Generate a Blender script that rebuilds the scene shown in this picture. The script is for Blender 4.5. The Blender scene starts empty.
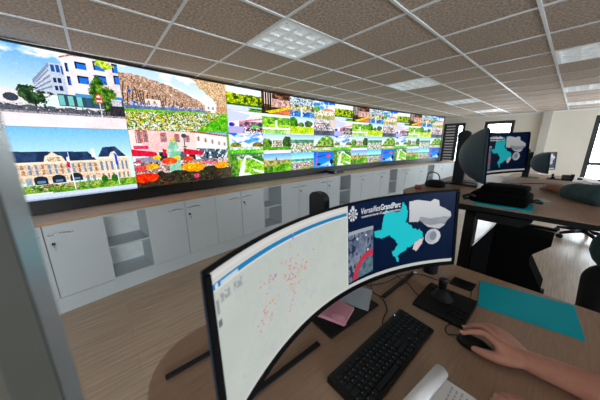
import bpy, bmesh, math, random
import numpy as np
from mathutils import Vector, Matrix

sc = bpy.context.scene
COL = sc.collection
PI = math.pi
rnd = random.Random(7)

# ------------------------------------------------------------------ camera
CAM_H = 1.55
F_PX, PITCH, YAW, ROLL = 232.41, 0.240405, 0.711371, -0.004545
cp, sp = math.cos(PITCH), math.sin(PITCH)
_fw = Vector((math.sin(YAW) * cp, math.cos(YAW) * cp, -sp))
_r = Vector((math.cos(YAW), -math.sin(YAW), 0))
_u = _r.cross(_fw)
_r2 = _r * math.cos(ROLL) + _u * math.sin(ROLL)
_u2 = -_r * math.sin(ROLL) + _u * math.cos(ROLL)
cam_data = bpy.data.cameras.new('camera')
cam_data.sensor_width = 36.0
cam_data.lens = F_PX / 600.0 * 36.0
cam_data.clip_start = 0.02
cam_data.dof.use_dof = True
cam_data.dof.focus_distance = 2.6
cam_data.dof.aperture_fstop = 3.4
cam = bpy.data.objects.new('camera', cam_data)
cam.matrix_world = Matrix(((_r2.x, _u2.x, -_fw.x, 0), (_r2.y, _u2.y, -_fw.y, 0), (_r2.z, _u2.z, -_fw.z, CAM_H), (0, 0, 0, 1)))
COL.objects.link(cam)
sc.camera = cam

# ------------------------------------------------------------------ world, exposure
world = bpy.data.worlds.new('overcast_sky')
world.use_nodes = True
sc.world = world
_bg = world.node_tree.nodes['Background']
_bg.inputs[0].default_value = (0.86, 0.93, 1.0, 1)
_bg.inputs[1].default_value = 16.0
vs = sc.view_settings
vs.view_transform = 'Standard'
vs.look = 'None'
vs.exposure = 0.08
vs.gamma = 1.0
vs.use_curve_mapping = False
SCREEN_GAIN = 1.0
LAMP_GAIN = 0.12

# ------------------------------------------------------------------ room constants
CEIL = 2.417
RX0, RX1, RY0, RY1 = -2.42, 10.25, -3.3, 3.76
ARC_R, ARC_X, ARC_Y = 28.294, 3.9995, 3.6376       # concave video wall
S0, SW = -3.0496, 0.64057                         # first small column, column width
ZT, ZB = 2.386, 1.026                             # top and bottom of the picture
TX0, TY0, TS = -0.0223, 2.7153, 0.6               # ceiling grid

def arc_pt(s, off=0.0):
    a = s / ARC_R
    return (ARC_X + (ARC_R - off) * math.sin(a), ARC_Y - ARC_R + (ARC_R - off) * math.cos(a), -a)

# ------------------------------------------------------------------ helpers: materials
def s2l(c):
    return tuple((x / 12.92 if x <= 0.04045 else ((x + 0.055) / 1.055) ** 2.4) for x in c)

def rgb(r, g, b):
    return s2l((r / 255.0, g / 255.0, b / 255.0)) + (1.0,)

MATS = {}
def mat(name, col, rough=0.6, metal=0.0, col2=None, scale=20.0, stretch=(1, 1, 1), bump=0.0, spec=0.5, detail=4.0, emit=None, emit_s=0.0):
    if name in MATS:
        return MATS[name]
    m = bpy.data.materials.new(name)
    m.use_nodes = True
    nt = m.node_tree
    p = nt.nodes['Principled BSDF']
    p.inputs['Base Color'].default_value = col
    p.inputs['Roughness'].default_value = rough
    p.inputs['Metallic'].default_value = metal
    p.inputs['Specular IOR Level'].default_value = spec
    if emit:
        p.inputs['Emission Color'].default_value = emit
        p.inputs['Emission Strength'].default_value = emit_s
    tc = nt.nodes.new('ShaderNodeTexCoord')
    mp = nt.nodes.new('ShaderNodeMapping')
    mp.inputs['Scale'].default_value = stretch
    nz = nt.nodes.new('ShaderNodeTexNoise')
    nz.inputs['Scale'].default_value = scale
    nz.inputs['Detail'].default_value = detail
    nt.links.new(tc.outputs['Object'], mp.inputs['Vector'])
    nt.links.new(mp.outputs['Vector'], nz.inputs['Vector'])
    rp = nt.nodes.new('ShaderNodeValToRGB')
    c2 = col2 or tuple(min(1, x * 1.1) for x in col[:3]) + (1,)
    rp.color_ramp.elements[0].position = 0.32
    rp.color_ramp.elements[1].position = 0.68
    rp.color_ramp.elements[0].color = col
    rp.color_ramp.elements[1].color = c2
    nt.links.new(nz.outputs['Fac'], rp.inputs['Fac'])
    nt.links.new(rp.outputs['Color'], p.inputs['Base Color'])
    if bump > 0:
        b = nt.nodes.new('ShaderNodeBump')
        b.inputs['Strength'].default_value = bump
        b.inputs['Distance'].default_value = 0.01
        nt.links.new(nz.outputs['Fac'], b.inputs['Height'])
        nt.links.new(b.outputs['Normal'], p.inputs['Normal'])
    MATS[name] = m
    return m

def screen_mat(name, gain, rough=0.35):
    m = bpy.data.materials.new(name)
    m.use_nodes = True
    nt = m.node_tree
    p = nt.nodes['Principled BSDF']
    p.inputs['Base Color'].default_value = (0.004, 0.004, 0.005, 1)
    p.inputs['Roughness'].default_value = rough
    p.inputs['Specular IOR Level'].default_value = 0.05
    at = nt.nodes.new('ShaderNodeAttribute')
    at.attribute_name = 'picture'
    nt.links.new(at.outputs['Color'], p.inputs['Emission Color'])
    p.inputs['Emission Strength'].default_value = gain
    return m

def glass_mat():
    m = bpy.data.materials.new('window_glass')
    m.use_nodes = True
    nt = m.node_tree
    out = nt.nodes['Material Output']
    nt.nodes.remove(nt.nodes['Principled BSDF'])
    tr = nt.nodes.new('ShaderNodeBsdfTransparent')
    tr.inputs[0].default_value = (0.95, 0.97, 0.97, 1)
    gl = nt.nodes.new('ShaderNodeBsdfGlossy')
    gl.inputs['Roughness'].default_value = 0.02
    fr = nt.nodes.new('ShaderNodeFresnel')
    fr.inputs[0].default_value = 1.45
    mx = nt.nodes.new('ShaderNodeMixShader')
    nt.links.new(fr.outputs[0], mx.inputs[0])
    nt.links.new(tr.outputs[0], mx.inputs[1])
    nt.links.new(gl.outputs[0], mx.inputs[2])
    nt.links.new(mx.outputs[0], out.inputs[0])
    return m

def floor_mat():
    m = bpy.data.materials.new('floor_laminate')
    m.use_nodes = True
    nt = m.node_tree
    p = nt.nodes['Principled BSDF']
    tc = nt.nodes.new('ShaderNodeTexCoord')
    br = nt.nodes.new('ShaderNodeTexBrick')
    br.inputs['Scale'].default_value = 1.0
    br.inputs['Brick Width'].default_value = 1.3
    br.inputs['Row Height'].default_value = 0.19
    br.inputs['Mortar Size'].default_value = 0.0012
    br.inputs['Color1'].default_value = rgb(204, 182, 160)
    br.inputs['Color2'].default_value = rgb(197, 174, 153)
    br.inputs['Mortar'].default_value = rgb(170, 148, 128)
    nt.links.new(tc.outputs['Object'], br.inputs['Vector'])
    mp = nt.nodes.new('ShaderNodeMapping')
    mp.inputs['Scale'].default_value = (1.2, 26, 1)
    nz = nt.nodes.new('ShaderNodeTexNoise')
    nz.inputs['Scale'].default_value = 2.2
    nz.inputs['Detail'].default_value = 7
    nz.inputs['Distortion'].default_value = 0.4
    nt.links.new(tc.outputs['Object'], mp.inputs['Vector'])
    nt.links.new(mp.outputs['Vector'], nz.inputs['Vector'])
    rp = nt.nodes.new('ShaderNodeValToRGB')
    rp.color_ramp.elements[0].position = 0.3
    rp.color_ramp.elements[1].position = 0.7
    rp.color_ramp.elements[0].color = (0.72, 0.70, 0.68, 1)
    rp.color_ramp.elements[1].color = (1.1, 1.08, 1.06, 1)
    nt.links.new(nz.outputs['Fac'], rp.inputs['Fac'])
    mx = nt.nodes.new('ShaderNodeMixRGB')
    mx.blend_type = 'MULTIPLY'
    mx.inputs[0].default_value = 1.0
    nt.links.new(br.outputs['Color'], mx.inputs[1])
    nt.links.new(rp.outputs['Color'], mx.inputs[2])
    nt.links.new(mx.outputs[0], p.inputs['Base Color'])
    p.inputs['Roughness'].default_value = 0.33
    p.inputs['Specular IOR Level'].default_value = 0.3
    return m

M_CEIL = mat('ceiling_wood_wool', rgb(160, 141, 128), 0.95, col2=rgb(224, 205, 189), scale=55, bump=0.35, detail=6)
M_BAR = mat('grid_white_metal', rgb(238, 243, 248), 0.45, col2=rgb(243, 247, 250))
M_WALL = mat('wall_paint', rgb(228, 223, 212), 0.85, col2=rgb(231, 226, 215), scale=6)
M_GREYTRIM = mat('pilaster_paint', rgb(196, 193, 186), 0.7)
M_FLOOR = floor_mat()
M_CAB = mat('cabinet_white_laminate', rgb(204, 214, 220), 0.42, col2=rgb(208, 217, 223), scale=3)
M_GAP = mat('cabinet_gap_shade', rgb(120, 124, 126), 0.8)  # cabinet body greyed: shade of the door gaps put into its colour
M_CABIN = mat('cabinet_inside', rgb(242, 245, 242), 0.6)
M_CHROME = mat('brushed_metal', rgb(220, 224, 226), 0.2, 0.85)
M_BLACK = mat('black_plastic', rgb(15, 15, 17), 0.5, col2=rgb(20, 20, 22), spec=0.3)
M_BLACKGLOSS = mat('black_gloss', rgb(14, 14, 17), 0.28)
M_BLACKMETAL = mat('black_powder_coat', rgb(17, 18, 20), 0.6, spec=0.25)
M_SHELL = mat('monitor_shell', rgb(40, 62, 80), 0.5, col2=rgb(44, 67, 86), spec=0.35)
M_NECK = mat('stand_grey', rgb(34, 42, 50), 0.5, spec=0.3)
M_BEZEL = mat('bezel_black', rgb(12, 12, 14), 0.75, spec=0.1)
M_DEEP = mat('deep_black_fabric', rgb(7, 7, 8), 0.95, col2=rgb(9, 9, 10), spec=0.05)
M_WTOP = mat('worktop_beech', rgb(204, 180, 172), 0.36, col2=rgb(212, 190, 182), scale=6, stretch=(2, 26, 1))
M_WEDGE = mat('worktop_edge', rgb(186, 152, 112), 0.5)
M_DESK = mat('desk_wood', rgb(150, 120, 100), 0.45, col2=rgb(164, 134, 112), scale=5, stretch=(2.2, 30, 1), detail=6)
M_FRAME = mat('window_frame_anthracite', rgb(46, 50, 54), 0.5)
M_BLIND = mat('blind_slat', rgb(215, 218, 220), 0.6)
M_GLASS = glass_mat()
M_POST = mat('post_grey', rgb(84, 84, 78), 0.5)
M_POSTEDGE = mat('post_edge_aluminium', rgb(180, 184, 184), 0.22, 0.75)
M_TEAL = mat('teal_card', rgb(0, 158, 172), 0.7, spec=0.25, col2=rgb(0, 164, 180), scale=8)
M_PINK = mat('pink_paper', rgb(214, 150, 168), 0.8)
M_CARD = mat('pale_blue_card', rgb(176, 188, 202), 0.55)
M_PAPER = mat('white_paper', rgb(226, 226, 228), 0.8)
M_SKIN = mat('skin', rgb(208, 152, 132), 0.5, col2=rgb(198, 138, 120), scale=25)
M_SKIN2 = mat('skin_tan', rgb(170, 112, 86), 0.55, col2=rgb(160, 104, 80), scale=25)
M_NAIL = mat('nail', rgb(222, 178, 160), 0.4)
M_TEALCLOTH = mat('dark_teal_fabric', rgb(70, 100, 106), 0.9, col2=rgb(58, 88, 94), scale=30, bump=0.3)
M_NAVY = mat('navy_fabric', rgb(46, 56, 80), 0.9, col2=rgb(40, 48, 70), scale=30, bump=0.3)
M_TROUSER = mat('black_trousers', rgb(22, 23, 27), 0.9, col2=rgb(28, 29, 33), scale=40)
M_HAIR = mat('dark_hair', rgb(38, 28, 22), 0.6, col2=rgb(52, 38, 30), scale=60, bump=0.5)
M_SHOE = mat('dark_leather', rgb(26, 22, 20), 0.4)
M_CHAIRFAB = mat('chair_fabric', rgb(26, 28, 32), 0.9, col2=rgb(34, 36, 40), scale=120, bump=0.4)
M_KEYTOP = mat('key_black', rgb(22, 23, 26), 0.5, spec=0.3)
M_KEYMARK = mat('key_marking', rgb(110, 112, 116), 0.6)
M_GREYKEY = mat('key_grey', rgb(150, 152, 148), 0.5)
M_LOUVRE = mat('louvre_white_glow', rgb(240, 244, 248), 0.45, emit=(0.9, 0.96, 1.0, 1), emit_s=0.13)  # faint emission put into the louvre metal to brighten its whites
M_REFLECT = mat('lamp_reflector', rgb(120, 124, 128), 0.3, 0.6)
M_TUBE = mat('fluorescent_tube', rgb(240, 244, 248), 0.4, emit=(0.92, 0.97, 1.0, 1), emit_s=LAMP_GAIN)
M_LED = mat('status_light', rgb(120, 170, 255), 0.4, emit=(0.4, 0.65, 1.0, 1), emit_s=2.0)
M_REDPLASTIC = mat('dark_red_plastic', rgb(150, 50, 56), 0.5)
M_BLUEGREY = mat('pale_grey_card', rgb(170, 182, 186), 0.7)
M_WHITEPL = mat('white_plastic', rgb(228, 230, 232), 0.4)
M_INK = mat('print_ink', rgb(176, 178, 184), 0.8)
M_PHOTO = screen_mat('video_wall_picture', SCREEN_GAIN)
M_MON = screen_mat('monitor_picture', 0.72)
M_MON_DIM = screen_mat('monitor_picture_dim', 0.42)
def emis(name, c, s=0.62):
    return mat(name, (0.01, 0.01, 0.01, 1), 0.4, emit=c, emit_s=s, col2=(0.012, 0.012, 0.012, 1))
M_TXT = emis('slide_white_text', rgb(235, 238, 242), 0.8)

# ------------------------------------------------------------------ helpers: objects
def tag(o, label=None, cat=None, group=None, kind=None):
    if label: o['label'] = label
    if cat: o['category'] = cat
    if group: o['group'] = group
    if kind: o['kind'] = kind
    return o

def link(name, me, m=None, parent=None, loc=None, rz=None):
    o = bpy.data.objects.new(name, me)
    COL.objects.link(o)
    if m is not None and me is not None and len(me.materials) == 0:
        me.materials.append(m)
    if parent is not None: o.parent = parent
    if loc is not None: o.location = loc
    if rz is not None: o.rotation_euler = (0, 0, rz)
    return o

def empty(name, loc, rz=0.0, label=None, cat=None, group=None, kind=None):
    o = bpy.data.objects.new(name, None)
    COL.objects.link(o)
    o.empty_display_size = 0.1
    o.location = loc
    o.rotation_euler = (0, 0, rz)
    return tag(o, label, cat, group, kind)

def copy_tree(o, parent=None):
    c = o.copy()
    COL.objects.link(c)
    c.parent = parent
    for ch in [x for x in bpy.data.objects if x.parent == o]:
        copy_tree(ch, c)
    return c

class MB:
    """collects shapes, builds one mesh"""
    def __init__(self):
        self.v = []; self.f = []; self.smooth = False
    def add(self, vs_, fs_):
        n = len(self.v)
        self.v += [tuple(p) for p in vs_]
        self.f += [tuple(i + n for i in f) for f in fs_]
        return self
    def box(self, x0, x1, y0, y1, z0, z1):
        return self.add([(x0, y0, z0), (x1, y0, z0), (x1, y1, z0), (x0, y1, z0), (x0, y0, z1), (x1, y0, z1), (x1, y1, z1), (x0, y1, z1)],
                        [(3, 2, 1, 0), (4, 5, 6, 7), (0, 1, 5, 4), (1, 2, 6, 5), (2, 3, 7, 6), (3, 0, 4, 7)])
    def rbox(self, x0, x1, y0, y1, z0, z1, b=0.004, seg=1):
        bm = bmesh.new()
        bmesh.ops.create_cube(bm, size=1.0)
        for v in bm.verts:
            v.co = Vector((x0 + (v.co.x + .5) * (x1 - x0), y0 + (v.co.y + .5) * (y1 - y0), z0 + (v.co.z + .5) * (z1 - z0)))
        bmesh.ops.bevel(bm, geom=list(bm.edges), offset=b, segments=seg, profile=0.5, affect='EDGES')
        bm.verts.index_update()
        self.add([v.co for v in bm.verts], [tuple(v.index for v in f.verts) for f in bm.faces])
        bm.free()
        return self
    def prism(self, poly, axis, a0, a1):
        """poly in the two other axes (counter-clockwise), extruded along axis"""
        n = len(poly)
        def mk(p, a):
            if axis == 'z': return (p[0], p[1], a)
            if axis == 'x': return (a, p[0], p[1])
            return (p[0], a, p[1])
        self.add([mk(p, a0) for p in poly] + [mk(p, a1) for p in poly],
                 [tuple(reversed(range(n))), tuple(range(n, 2 * n))] + [(i, (i + 1) % n, n + (i + 1) % n, n + i) for i in range(n)])
        return self
    def tube(self, pts, r, n=8, cap=True):
        pts = [Vector(p) for p in pts]
        rs = r if isinstance(r, (list, tuple)) else [r] * len(pts)
        rings = []
        prev = None
        for i, p in enumerate(pts):
            d = (pts[min(i + 1, len(pts) - 1)] - pts[max(i - 1, 0)]).normalized()
            if prev is None:
                x = d.orthogonal().normalized()
            else:
                x = (prev - d * prev.dot(d))
                x = x.normalized() if x.length > 1e-6 else d.orthogonal().normalized()
            prev = x
            y = d.cross(x)
            rings.append([p + (x * math.cos(2 * PI * k / n) + y * math.sin(2 * PI * k / n)) * rs[i] for k in range(n)])
        vs_ = [q for rg in rings for q in rg]
        fs_ = []
        for i in range(len(rings) - 1):
            for k in range(n):
                fs_.append((i * n + k, i * n + (k + 1) % n, (i + 1) * n + (k + 1) % n, (i + 1) * n + k))
        if cap:
            fs_.append(tuple(reversed(range(n))))
            fs_.append(tuple((len(rings) - 1) * n + k for k in range(n)))
        return self.add(vs_, fs_)
    def lathe(self, prof, cx=0, cy=0, n=24):
        """prof list of (r, z) bottom to top"""
        vs_ = []
        for r, z in prof:
            for k in range(n):
                a = 2 * PI * k / n
                vs_.append((cx + r * math.cos(a), cy + r * math.sin(a), z))
        fs_ = []
        for i in range(len(prof) - 1):
            for k in range(n):
                fs_.append((i * n + k, i * n + (k + 1) % n, (i + 1) * n + (k + 1) % n, (i + 1) * n + k))
        fs_.append(tuple(reversed(range(n))))
        fs_.append(tuple((len(prof) - 1) * n + k for k in range(n)))
        return self.add(vs_, fs_)
    def mesh(self, name, smooth=False):
        me = bpy.data.meshes.new(name)
        me.from_pydata(self.v, [], self.f)
        me.update()
        if smooth:
            for p in me.polygons: p.use_smooth = True
        return me
    def build(self, name, m, parent=None, loc=None, rz=None, smooth=False):
        return link(name, self.mesh(name, smooth), m, parent, loc, rz)

def rot_poly(cx, cy, sx, sy, ang):
    c, s = math.cos(ang), math.sin(ang)
    return [(cx + x * c - y * s, cy + x * s + y * c) for x, y in ((-sx / 2, -sy / 2), (sx / 2, -sy / 2), (sx / 2, sy / 2), (-sx / 2, sy / 2))]

# ================================================================== STRUCTURE
tag(MB().box(RX0 - .3, RX1 + .3, RY0 - .3, RY1 + .3, -0.12, 0).build('floor', M_FLOOR), 'brown wood-look laminate floor', None, None, 'structure')

ceiling = tag(MB().box(RX0 - .3, RX1 + .3, RY0 - .3, RY1 + .3, CEIL + .12, CEIL + .22).build('ceiling', M_CEIL), 'suspended ceiling of brown fibre tiles in a white grid', None, None, 'structure')
LIGHTS = set()
for a_, b_ in ((1, 2), (1, 6), (1, 10), (1, 14), (4, 6), (4, 10), (4, 14)):
    LIGHTS.add((a_, b_))
_tile_mesh = {}
for a_ in range(-2, 11):
    for b_ in range(-5, 18):
        if (a_, b_) in LIGHTS: continue
        x0, x1 = max(RX0, TX0 + TS * b_ + .006), min(RX1, TX0 + TS * (b_ + 1) - .006)
        y0, y1 = max(RY0, TY0 - TS * (a_ + 1) + .006), min(RY1, TY0 - TS * a_ - .006)
        if x1 - x0 < .05 or y1 - y0 < .05: continue
        key = (round(x1 - x0, 3), round(y1 - y0, 3))
        if key not in _tile_mesh:
            hx, hy = (x1 - x0) / 2, (y1 - y0) / 2
            _tile_mesh[key] = MB().box(-hx, hx, -hy, hy, 0, .018).mesh('ceiling_tile')
        o = link('ceiling_tile', _tile_mesh[key], M_CEIL, ceiling, ((x0 + x1) / 2, (y0 + y1) / 2, CEIL + .001 + rnd.random() * .0015))
for a_ in range(-1, 11):
    y = TY0 - TS * a_
    if RY0 < y < RY1:
        MB().box(RX0, RX1, y - .010, y + .010, CEIL - .006, CEIL + .03).build('grid_bar', M_BAR, ceiling)
for b_ in range(-4, 18):
    x = TX0 + TS * b_
    if RX0 < x < RX1:
        MB().box(x - .010, x + .010, RY0, RY1, CEIL - .005, CEIL + .03).build('grid_bar', M_BAR, ceiling)

def wall_with_holes(name, axis, pos, thick, lo, hi, holes, m, label):
    """axis 'x': wall in the y-z plane at x=pos..pos+thick; holes (lo, hi, z0, z1)"""
    us = sorted({lo, hi} | {h[0] for h in holes} | {h[1] for h in holes})
    zs = sorted({0.0, CEIL + .12} | {h[2] for h in holes} | {h[3] for h in holes})
    mb = MB()
    for i in range(len(us) - 1):
        for j in range(len(zs) - 1):
            uc, zc = (us[i] + us[i + 1]) / 2, (zs[j] + zs[j + 1]) / 2
            if any(h[0] < uc < h[1] and h[2] < zc < h[3] for h in holes): continue
            p0, p1 = min(pos, pos + thick), max(pos, pos + thick)
            if axis == 'x': mb.box(p0, p1, us[i], us[i + 1], zs[j], zs[j + 1])
            else: mb.box(us[i], us[i + 1], p0, p1, zs[j], zs[j + 1])
    return tag(mb.build(name, m), label, None, None, 'structure')

W_RIGHT = [(2.735, 3.45, .74, 2.235), (1.40, 2.19, .74, 2.235), (-1.6, -0.215, .45, 2.235)]
W_FRONT = [(-2.2, -0.3, .8, 2.25), (0.0, 1.9, .8, 2.25), (6.6, 9.8, .6, 2.3)]  # unseen windows; the last is added to brighten the end wall
wall_with_holes('wall_right', 'x', RX1, .25, RY0 - .3, RY1 + .3, W_RIGHT, M_WALL, 'pale beige end wall with dark framed windows')
wall_with_holes('wall_front', 'y', RY0, -.25, RX0 - .3, RX1, W_FRONT, M_WALL, 'pale beige wall facing the video wall')
tag(MB().box(RX0 - .3, RX1, RY1, RY1 + .2, 0, CEIL + .12).build('wall_back', M_WALL), 'pale wall behind the curved video wall', None, None, 'structure')
tag(MB().box(RX0 - .25, RX0, RY0, RY1, 0, CEIL + .12).build('wall_left', M_WALL), 'pale beige left end wall', None, None, 'structure')
tag(MB().box(RX1 - .015, RX1, RY0, RY1 - .0, 0, .09).build('baseboard_right', M_GREYTRIM), 'low grey skirting along the end wall', None, None, 'structure')
tag(MB().box(RX1 - .10, RX1, .605, .79, 0, CEIL).build('trim_1', M_GREYTRIM), 'grey boxed pilaster on the end wall', None, None, 'structure')
tag(MB().box(RX1 - .02, RX1, RY0, RY1, CEIL - .03, CEIL).build('trim_2', M_BAR), 'pale perimeter strip where ceiling meets the end wall', None, None, 'structure')

def portal(axis, pos, h):
    ld = bpy.data.lights.new('window_portal', 'AREA')
    ld.shape = 'RECTANGLE'
    ld.size = h[1] - h[0]
    ld.size_y = h[3] - h[2]
    ld.cycles.is_portal = True
    o = bpy.data.objects.new('window_portal', ld)
    COL.objects.link(o)
    if axis == 'x':
        o.location = (pos, (h[0] + h[1]) / 2, (h[2] + h[3]) / 2)
        o.rotation_euler = (PI / 2, 0, PI / 2)
        d = Vector((-1, 0, 0))
    else:
        o.location = ((h[0] + h[1]) / 2, pos, (h[2] + h[3]) / 2)
        d = Vector((0, 1, 0))
    o.rotation_euler = d.to_track_quat('-Z', 'Y').to_euler()
    return o

def window(n, axis, pos, h, mullion_z=None, mullion_u=None, slats=None, label='', dark_backing=None):
    """pos: plane of the frame; h: opening"""
    lo, hi, z0, z1 = h
    root = empty('window_%d' % n, (pos, lo, z0) if axis == 'x' else (lo, pos, z0), 0, label, None, None, 'structure')
    w, ht, t = hi - lo, z1 - z0, .10
    def bx(mb, u0, u1, zz0, zz1, d0, d1):
        return mb.box(d0, d1, u0, u1, zz0, zz1) if axis == 'x' else mb.box(u0, u1, d0, d1, zz0, zz1)
    mb = MB()
    bx(mb, 0, w, 0, t, 0, .06); bx(mb, 0, w, ht - t, ht, 0, .06); bx(mb, 0, t, t, ht - t, 0, .06); bx(mb, w - t, w, t, ht - t, 0, .06)
    mb.build('frame', M_FRAME, root)
    if mullion_z is not None:
        bx(MB(), t, w - t, mullion_z - z0 - .045, mullion_z - z0 + .045, .005, .055).build('mullion', M_FRAME, root)
    if mullion_u is not None:
        bx(MB(), mullion_u - lo - .045, mullion_u - lo + .045, t, ht - t, .005, .055).build('mullion', M_FRAME, root)
    bx(MB(), t, w - t, t, ht - t, .028, .032).build('pane', M_GLASS, root)
    if slats:
        u0, u1, step, tilt, zlo, zhi = slats
        mb = MB()
        k = zhi - z0
        while k > zlo - z0:
            du, dz = .025 * math.cos(tilt), .025 * math.sin(tilt)
            pts = [(-.03 - du, k - dz), (-.03 + du, k + dz), (-.03 + du, k + dz + .0015), (-.03 - du, k - dz + .0015)]
            if axis == 'x': mb.prism(pts, 'y', u0 - lo, u1 - lo)
            else: mb.prism([(k2, d) for d, k2 in pts], 'x', u0 - lo, u1 - lo)
            k -= step
        tag(mb.build('blind', M_BLIND, root), None, None, None, 'stuff')
    if dark_backing:
        bx(MB(), dark_backing[0] - lo, dark_backing[1] - lo, t, ht - t, .002, .012).build('dark_backing', M_FRAME, root)  # added dark sheet behind the slats, stands for the dark view outside
    portal(axis, pos + (.1 if axis == 'x' else -.1), h)
    return root

window(1, 'x', RX1 + .06, W_RIGHT[0], mullion_u=3.0, dark_backing=(3.045, 3.35), slats=(3.05, 3.345, .105, 1.25, .85, 2.13), label='dark framed window with slatted blind beside the video wall')
window(2, 'x', RX1 + .06, W_RIGHT[1], slats=(1.51, 2.08, .05, .05, 1.75, 2.13), label='dark framed window behind the raised monitor')
window(3, 'x', RX1 + .06, W_RIGHT[2], mullion_z=.96, slats=(-1.49, -.32, .05, .05, .56, 2.13), label='tall bright window with dark frame and cross bar at right')
for i, h in enumerate(W_FRONT):
    window(4 + i, 'y', RY0 - .14, h, mullion_u=(h[0] + h[1]) / 2, label='unseen dark framed window put in the wall facing the screens for daylight')

# the grey post at the left edge, very near
post = empty('trim_3', (-.1, .6, 0), 0, 'grey partition post with bright metal edge at the left', None, None, 'structure')
def dirp(dx, dy, t): return (dx * t + .1, dy * t - .6)
E1, E2, E3 = dirp(-.1681, .9858, .245), dirp(-.2087, .9780, .235), dirp(-.3020, .9533, .215)
E4 = (E3[0] - .03, E3[1] + .05)
E5 = (E1[0] - .045, E1[1] + .012)
def vstrip(name, poly, m):
    return MB().prism(poly, 'z', 0, CEIL - .007).build(name, m, post)
vstrip('post_body', [E3, (E2[0] - .001, E2[1]), (E2[0] - .012, E2[1] + .02), E5, E4], M_POST)
vstrip('metal_edge', [E2, E1, E5, (E2[0] - .011, E2[1] + .02)], M_POSTEDGE)

# ================================================================== CEILING LIGHTS
def make_light():
    root = empty('ceiling_light', (0, 0, CEIL))
    h = TS / 2 - .014
    mb = MB()
    mb.box(-h, h, -h, -h + .03, -.004, .07); mb.box(-h, h, h - .03, h, -.004, .07)
    mb.box(-h, -h + .03, -h + .03, h - .03, -.004, .07); mb.box(h - .03, h, -h + .03, h - .03, -.004, .07)
    mb.build('frame', M_LOUVRE, root)
    MB().box(-h + .018, h - .018, -h + .018, h - .018, .085, .09).build('reflector', M_REFLECT, root)
    for k in range(4):
        x = (k - 1.5) * .135
        MB().tube([(x, -h + .03, .062), (x, h - .03, .062)], .013, 10).build('tube', M_TUBE, root)
    # lengthwise parabolic blades between the tubes, cross blades over them
    for k in range(3):
        x = (k - 1) * .135
        MB().prism([(x - .019, .0), (x + .019, .0), (x + .021, .03), (x + .026, .055), (x - .026, .055), (x - .021, .03)], 'y', -h + .018, h - .018).build('blade', M_LOUVRE, root)
    for k in range(3):
        y = (k - 1) * .135
        MB().prism([(y - .019, .001), (y + .019, .001), (y + .021, .02), (y + .026, .04), (y - .026, .04), (y - .021, .02)], 'x', -h + .018, h - .018).build('cross_blade', M_LOUVRE, root)
    return root
_lp = make_light()
_first = True
LIGHT_LABEL = {
    (1, 2): 'white louvred ceiling light nearest the camera above the video wall', (1, 6): 'second louvred ceiling light along the video wall',
    (1, 10): 'third louvred ceiling light along the video wall', (1, 14): 'louvred ceiling light along the video wall next to the end wall',
    (4, 6): 'louvred ceiling light at the right edge, nearer one', (4, 10): 'louvred ceiling light at the right edge, farther one',
    (4, 14): 'louvred ceiling light above the tall bright window'}
for (a_, b_) in sorted(LIGHTS):
    o = _lp if _first else copy_tree(_lp)
    _first = False
    o.location = (TX0 + TS * (b_ + .5), TY0 - TS * (a_ + .5), CEIL)
    tag(o, LIGHT_LABEL[(a_, b_)], 'ceiling light', 'louvred ceiling lights')

# ================================================================== PICTURES (printed on the screens)
def hash2(ix, iy, seed):
    n = (ix.astype(np.int64) * 374761393 + iy.astype(np.int64) * 668265263 + seed * 974634781) & 0xffffffff
    n = ((n ^ (n >> 13)) * 1274126177) & 0xffffffff
    return ((n ^ (n >> 16)) & 0xffff) / 65535.0
def vn(u, v, fx, fy, seed=0):
    x, y = u * fx, v * fy
    ix, iy = np.floor(x), np.floor(y)
    tx, ty = x - ix, y - iy
    tx, ty = tx * tx * (3 - 2 * tx), ty * ty * (3 - 2 * ty)
    h = lambda a, b: hash2(ix + a, iy + b, seed)
    return (h(0, 0) * (1 - tx) + h(1, 0) * tx) * (1 - ty) + (h(0, 1) * (1 - tx) + h(1, 1) * tx) * ty
def fbm(u, v, fx, fy, seed=0):
    t, amp, tot = 0.0, .42, 0.0
    x, y = u * fx, v * fy
    for k in range(5):
        t = t + amp * vn(x, y, 1.0, 1.0, seed + 3 * k)
        tot += amp
        amp *= .62
        x, y = (x * .8 - y * .6) * 2.03 + 7.7, (x * .6 + y * .8) * 2.03 + 3.1
    return t / tot

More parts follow.
